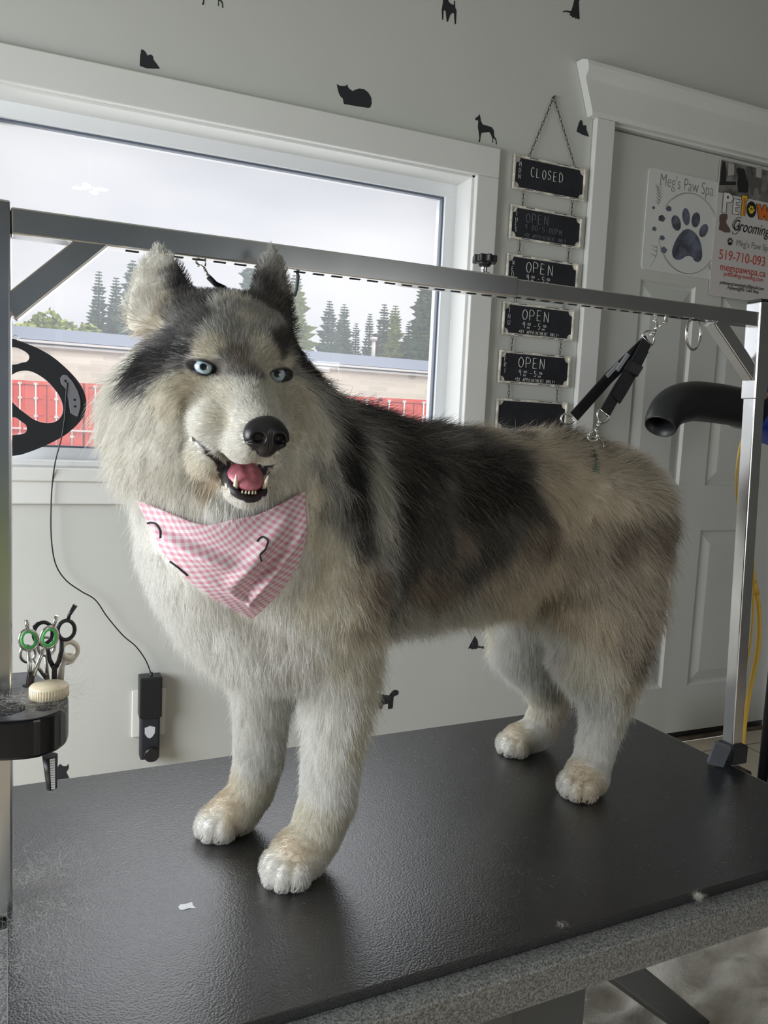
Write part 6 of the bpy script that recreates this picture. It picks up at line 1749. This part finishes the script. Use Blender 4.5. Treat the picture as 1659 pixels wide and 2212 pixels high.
uvl = ban.data.uv_layers.new(name='UVMap')
# flat cloth coordinates: the two short edges of the kerchief run along the weave
wdt = np.linalg.norm(bB - bA) * 1.22; hgt = np.linalg.norm(bT - .5 * (bA + bB)) * 1.10
fx = ((U - .5) * wdt * (1 - Vv)); fy = Vv * hgt
ca, sa = math.cos(math.radians(20)), math.sin(math.radians(20))
fu = (fx * ca - fy * sa) / .0074; fv = (fx * sa + fy * ca) / .0074
li = np.empty(len(ban.data.loops), np.int32); ban.data.loops.foreach_get('vertex_index', li)
uvl.data.foreach_set('uv', np.stack([fu[li], fv[li]], -1).astype(np.float32).ravel())
sm = ban.modifiers.new('thickness', 'SOLIDIFY'); sm.thickness = .0009; sm.offset = 0
def on_cloth(u, v, lift=.0011):
    k = int(round(u * (NU - 1))) * NV + int(round(v * (NV - 1))); return to_v(ps[k] + g[k] * lift)
ink = mat('black print ink', (.010, .010, .012), .6)
MB().tube(smooth([on_cloth(u, v) for u, v in ((.635, .285), (.640, .25), (.655, .225), (.68, .215), (.70, .20), (.715, .175), (.71, .15), (.685, .145), (.665, .165))], 4), .0011, 6).build('printed_letter', ink, ban)
MB().tube(smooth([on_cloth(u, v) for u, v in ((.0, .13), (.02, .11), (.045, .115), (.055, .15), (.045, .19))], 4), .0012, 6).build('printed_letter', ink, ban)
MB().tube(smooth([on_cloth(u, v) for u, v in ((.0, .33), (.02, .36), (.03, .40))], 4), .0011, 6).build('printed_letter', ink, ban)

# ------------------------------------------------------------------ loop round the hips
loopm = mat('green patterned webbing', (.03, .11, .075), .7, noise=(70, .75, 3))
LB = [nrm(np.cross(SL_N, V3(0, 0, 1))), None]; LB[1] = np.cross(SL_N, LB[0])
ring_ = []
for i in range(64):
    an = 2 * math.pi * i / 64; d = LB[0] * math.cos(an) + LB[1] * math.sin(an)
    t_ = .34
    for _ in range(60):
        q = SL_C + d * t_; t_ -= max(min((sdf(q[None])[0] - (.004 if q[2] > 1.015 else -.014)) * .7, .03), -.02)
    ring_.append(SL_C + d * t_)
ring_ = np.array(ring_)
lpv = []
for i in range(64):
    a = ring_[i]; n_ = nrm(grad(sdf, a[None])[0])
    for x, y in ((-.006, -.001), (.006, -.001), (.006, .001), (-.006, .001)): lpv.append(a + SL_N * x + n_ * y)
lpf = np.array([(i * 4 + j, i * 4 + (j + 1) % 4, ((i + 1) % 64) * 4 + (j + 1) % 4, ((i + 1) % 64) * 4 + j) for i in range(64) for j in range(4)])
mesh_np('hip_loop', np.array(lpv), lpf, [loopm], hs)
oc = at(1283, 967, 1, 1.045)
oe1 = Vector((.55, -.30, -.10)).normalized(); oe2 = Vector((.25, -.35, -.90)).normalized(); oe1 = (oe1 - oe2 * oe1.dot(oe2)).normalized()
MB().tube([oc + oe1 * (.0165 * math.cos(a)) + oe2 * (.0175 * math.sin(a)) for a in [2 * math.pi * i / 32 for i in range(32)]], .0018, 10, closed=True).build('o_ring', M['chrome'], hs)
# ------------------------------------------------------------------ loose hair and ceiling lamp
def strands(name, roots, dirs, L, seed, col, label, cat, rad_=.00016, up=.15, curlk=1.0, kind='stuff', parent=None):
    r = np.random.RandomState(seed); n = len(roots); K = 8
    P3 = np.empty((n, K, 3)); cur = roots.copy(); d = dirs.copy(); P3[:, 0] = cur
    ax = r.normal(size=(n, 3)); w_ = r.normal(0, 1, (n, 1)) * curlk
    for k in range(1, K):
        d = d + np.cross(ax, d) * .22 * w_ + r.normal(0, .10, (n, 3)) * curlk; d /= np.linalg.norm(d, axis=1, keepdims=True)
        cur = cur + d * (L / K)[:, None]; P3[:, k] = cur
    return P3
hair_m = mat('loose pale dog hair', (.72, .69, .62), .8)
def hair_patch(name, centre, spread, n, Lr, zmin, seed, label, updn=(.0, .25), thick=.00006, tint=1.0, flat_=True, own=None):
    r = np.random.RandomState(seed)
    g_ = r.normal(size=(n, 3)) * np.array(spread)
    rt = np.array(centre) + g_; rt[:, 2] = np.maximum(rt[:, 2], zmin)
    an = r.uniform(0, 6.28, n); dr = np.stack([np.cos(an), np.sin(an), r.uniform(updn[0], updn[1], n)], 1); dr /= np.linalg.norm(dr, axis=1, keepdims=True)
    P3 = strands(name, rt, dr, r.uniform(*Lr, n), seed, None, None, None)
    P3[..., 2] = np.maximum(P3[..., 2], zmin)
    cl = np.ones((n, 8, 4)); cl[..., :3] = np.array([.74, .71, .64]) * tint * r.uniform(.8, 1.1, (n, 1, 1))
    o = curves_obj(name, P3, np.full((n, 8), thick) * np.linspace(1, .5, 8)[None], np.clip(cl, 0, .9), furm, None)
    o['kind'] = 'stuff'; o['label'] = label; o['category'] = 'loose hair'
    return o
q = at(95, 1925, 2, TZ)
hair_patch('loose_hair', (q.x, q.y, TZ + .003), (.030, .045, .006), 420, (.012, .04), TZ + .0006, 21, 'wisps of white shed hair at the foot of the left post')
q = at(60, 2050, 2, TZ)
hair_patch('loose_hair', (q.x + .01, q.y, TZ + .001), (.022, .055, .001), 120, (.015, .05), TZ + .0006, 22, 'thin shed hairs along the left edge of the rubber top', (.0, .06))
r_ = np.random.RandomState(3); n = 900
ua, va_ = r_.uniform(.05, 1.18, n), r_.uniform(.02, .60, n)
rt = np.array([[*(T0 + tu * a + tv * b)[:2], TZ + .0008] for a, b in zip(ua, va_)])
an = r_.uniform(0, 6.28, n); dr = np.stack([np.cos(an), np.sin(an), np.zeros(n)], 1)
P3 = strands('x', rt, dr, r_.uniform(.003, .011, n), 4, None, None, None); P3[..., 2] = TZ + .0007
cl = np.ones((n, 8, 4)); cl[..., :3] = .55
o = curves_obj('scattered_hair', P3, np.full((n, 8), .00006), cl, furm, None); o['kind'] = 'stuff'; o['label'] = 'short white hairs scattered over the rubber table top'; o['category'] = 'loose hair'
q = at(75, 1525, 2, TRZ)
hair_patch('tray_hair', (q.x, q.y + .02, TRZ + .004), (.030, .022, .002), 420, (.008, .028), TRZ + .0015, 23, 'white shed hair lying on the black tool tray')
q = at(160, 1470, 1, 1.02)
hair_patch('tuft_of_hair', (q.x - .003, q.y, q.z), (.010, .008, .030), 150, (.010, .025), .3, 24, 'wisp of white hair clinging beside the scissors', (-.4, .4))
for (x, y, nm, sd) in ((1212, 2012, 'tuft of hair on the table edge below the hind paw, left one', 31), (1508, 1944, 'small white tuft of hair on the table edge, right one', 32)):
    q = at(x, y, 2, TZ - .008)
    hair_patch('tuft_of_hair', (q.x, q.y, TZ - .004), (.0032, .0022, .0022), 240, (.004, .011), TZ - .0135, sd, nm, (.1, .8), .00005)
# heap of clipped hair on floor: a lumpy mound with loose strands over it
hp = at(1520, 2290, 2, 0.0)
def heap_h(ux, uy):
    p = np.stack([ux, uy, np.zeros_like(ux)], -1)
    base = np.clip(1 - (ux / .66) ** 2 - (uy / .44) ** 2, 0, 1) ** .5
    l1 = vnoise(p, 9, 41)[..., 0]; l2 = vnoise(p, 24, 42)[..., 0]; l3 = vnoise(p, 60, 43)[..., 0]
    return base * (.062 + .030 * l1 + .020 * l2 + .009 * l3) + .0015
NX, NY = 150, 100
hx_, hy_ = np.meshgrid(np.linspace(-.66, .66, NX), np.linspace(-.44, .44, NY), indexing='ij')
hh = heap_h(hx_.ravel(), hy_.ravel())
hv_ = np.stack([hp.x + .12 + hx_.ravel(), hp.y - .02 + hy_.ravel(), np.maximum(hh, .0006)], 1)
keepv = ((hx_ / .66) ** 2 + (hy_ / .44) ** 2 < 1).ravel()
hq = np.array([(i * NY + j, (i + 1) * NY + j, (i + 1) * NY + j + 1, i * NY + j + 1) for i in range(NX - 1) for j in range(NY - 1)])
hq = hq[keepv[hq].all(1)]
used = np.unique(hq); rm = -np.ones(len(hv_), int); rm[used] = np.arange(len(used))
heap = mesh_np('hair_heap', hv_[used], rm[hq], [mat('matted cream hair', (.88, .85, .79), .95, noise=(30, .08, 5), bump=('noise', 260, .7, .004))])
heap['kind'] = 'stuff'; heap['label'] = 'heap of white clipped dog hair on the tiles beside the table'; heap['category'] = 'loose hair'
r_ = np.random.RandomState(9); n = 30000
ux, uy = r_.uniform(-.64, .64, n), r_.uniform(-.43, .43, n)
ok = (ux / .64) ** 2 + (uy / .43) ** 2 < 1; ux, uy = ux[ok], uy[ok]; n = len(ux)
rt = np.stack([hp.x + .12 + ux, hp.y - .02 + uy, heap_h(ux, uy) - .001], 1)
an = vnoise(rt, 14, 12)[:, 0] * 3 + r_.normal(0, .4, n); dr = np.stack([np.cos(an), np.sin(an), r_.uniform(.1, .6, n)], 1); dr /= np.linalg.norm(dr, axis=1, keepdims=True)
P3 = strands('x', rt, dr, r_.uniform(.010, .028, n), 10, None, None, None, curlk=.9); P3[..., 2] = np.maximum(P3[..., 2], .001)
cl = np.ones((n, 8, 4)); cl[..., :3] = np.array([.88, .86, .80])
o = curves_obj('strands', P3, np.full((n, 8), .0002), cl, furm, heap); o['kind'] = 'stuff'

# ceiling lamp with leaf shaped panels, seen mirrored in the window glass
lampd = at(195, 405, 1, SY + .018); dirm = (lampd - Vector((0, 0, CAM_Z)))
lz = ZC - .22; kk = (lz - CAM_Z) / dirm.z; vy = dirm.y * kk
lx, ly = dirm.x * kk, 2 * (SY + .018) - vy
cl_ = empty('ceiling_lamp', (lx, ly, lz), 0, 'ceiling lamp with four glowing leaf shaped panels behind the camera', 'lamp')
em_m = mat('glowing lamp panel', (.9, .9, .9), .4, emit=((1.0, .98, .94), 38.0))
MB().cyl((0, 0, .0), (0, 0, .22), .015).build('stem', M['trim'], cl_); MB().lathe([(0, -.018), (.018, -.018), (.022, 0), (.018, .02), (0, .02)]).build('hub', M['trim'], cl_)
for i in range(4):
    a = math.radians(20 + 90 * i); d = Vector((math.cos(a), math.sin(a), 0)); s_v = Vector((-d.y, d.x, 0))
    pn = MB(); pts_ = [d * (.022 + .046 * (1 - math.cos(t_))) + s_v * (.026 * math.sin(t_)) for t_ in [2 * math.pi * j / 20 for j in range(20)]]
    pn.prism([(p.x, p.y) for p in pts_], (0, 0, -.012), (1, 0, 0), (0, 1, 0), (0, 0, 1), .006); pn.build('light_panel', em_m, cl_)
    pb_ = MB(); pb_.prism([(p.x * 1.02, p.y * 1.02) for p in pts_], (0, 0, -.005), (1, 0, 0), (0, 1, 0), (0, 0, 1), .014); pb_.build('panel_housing', M['trim'], cl_)
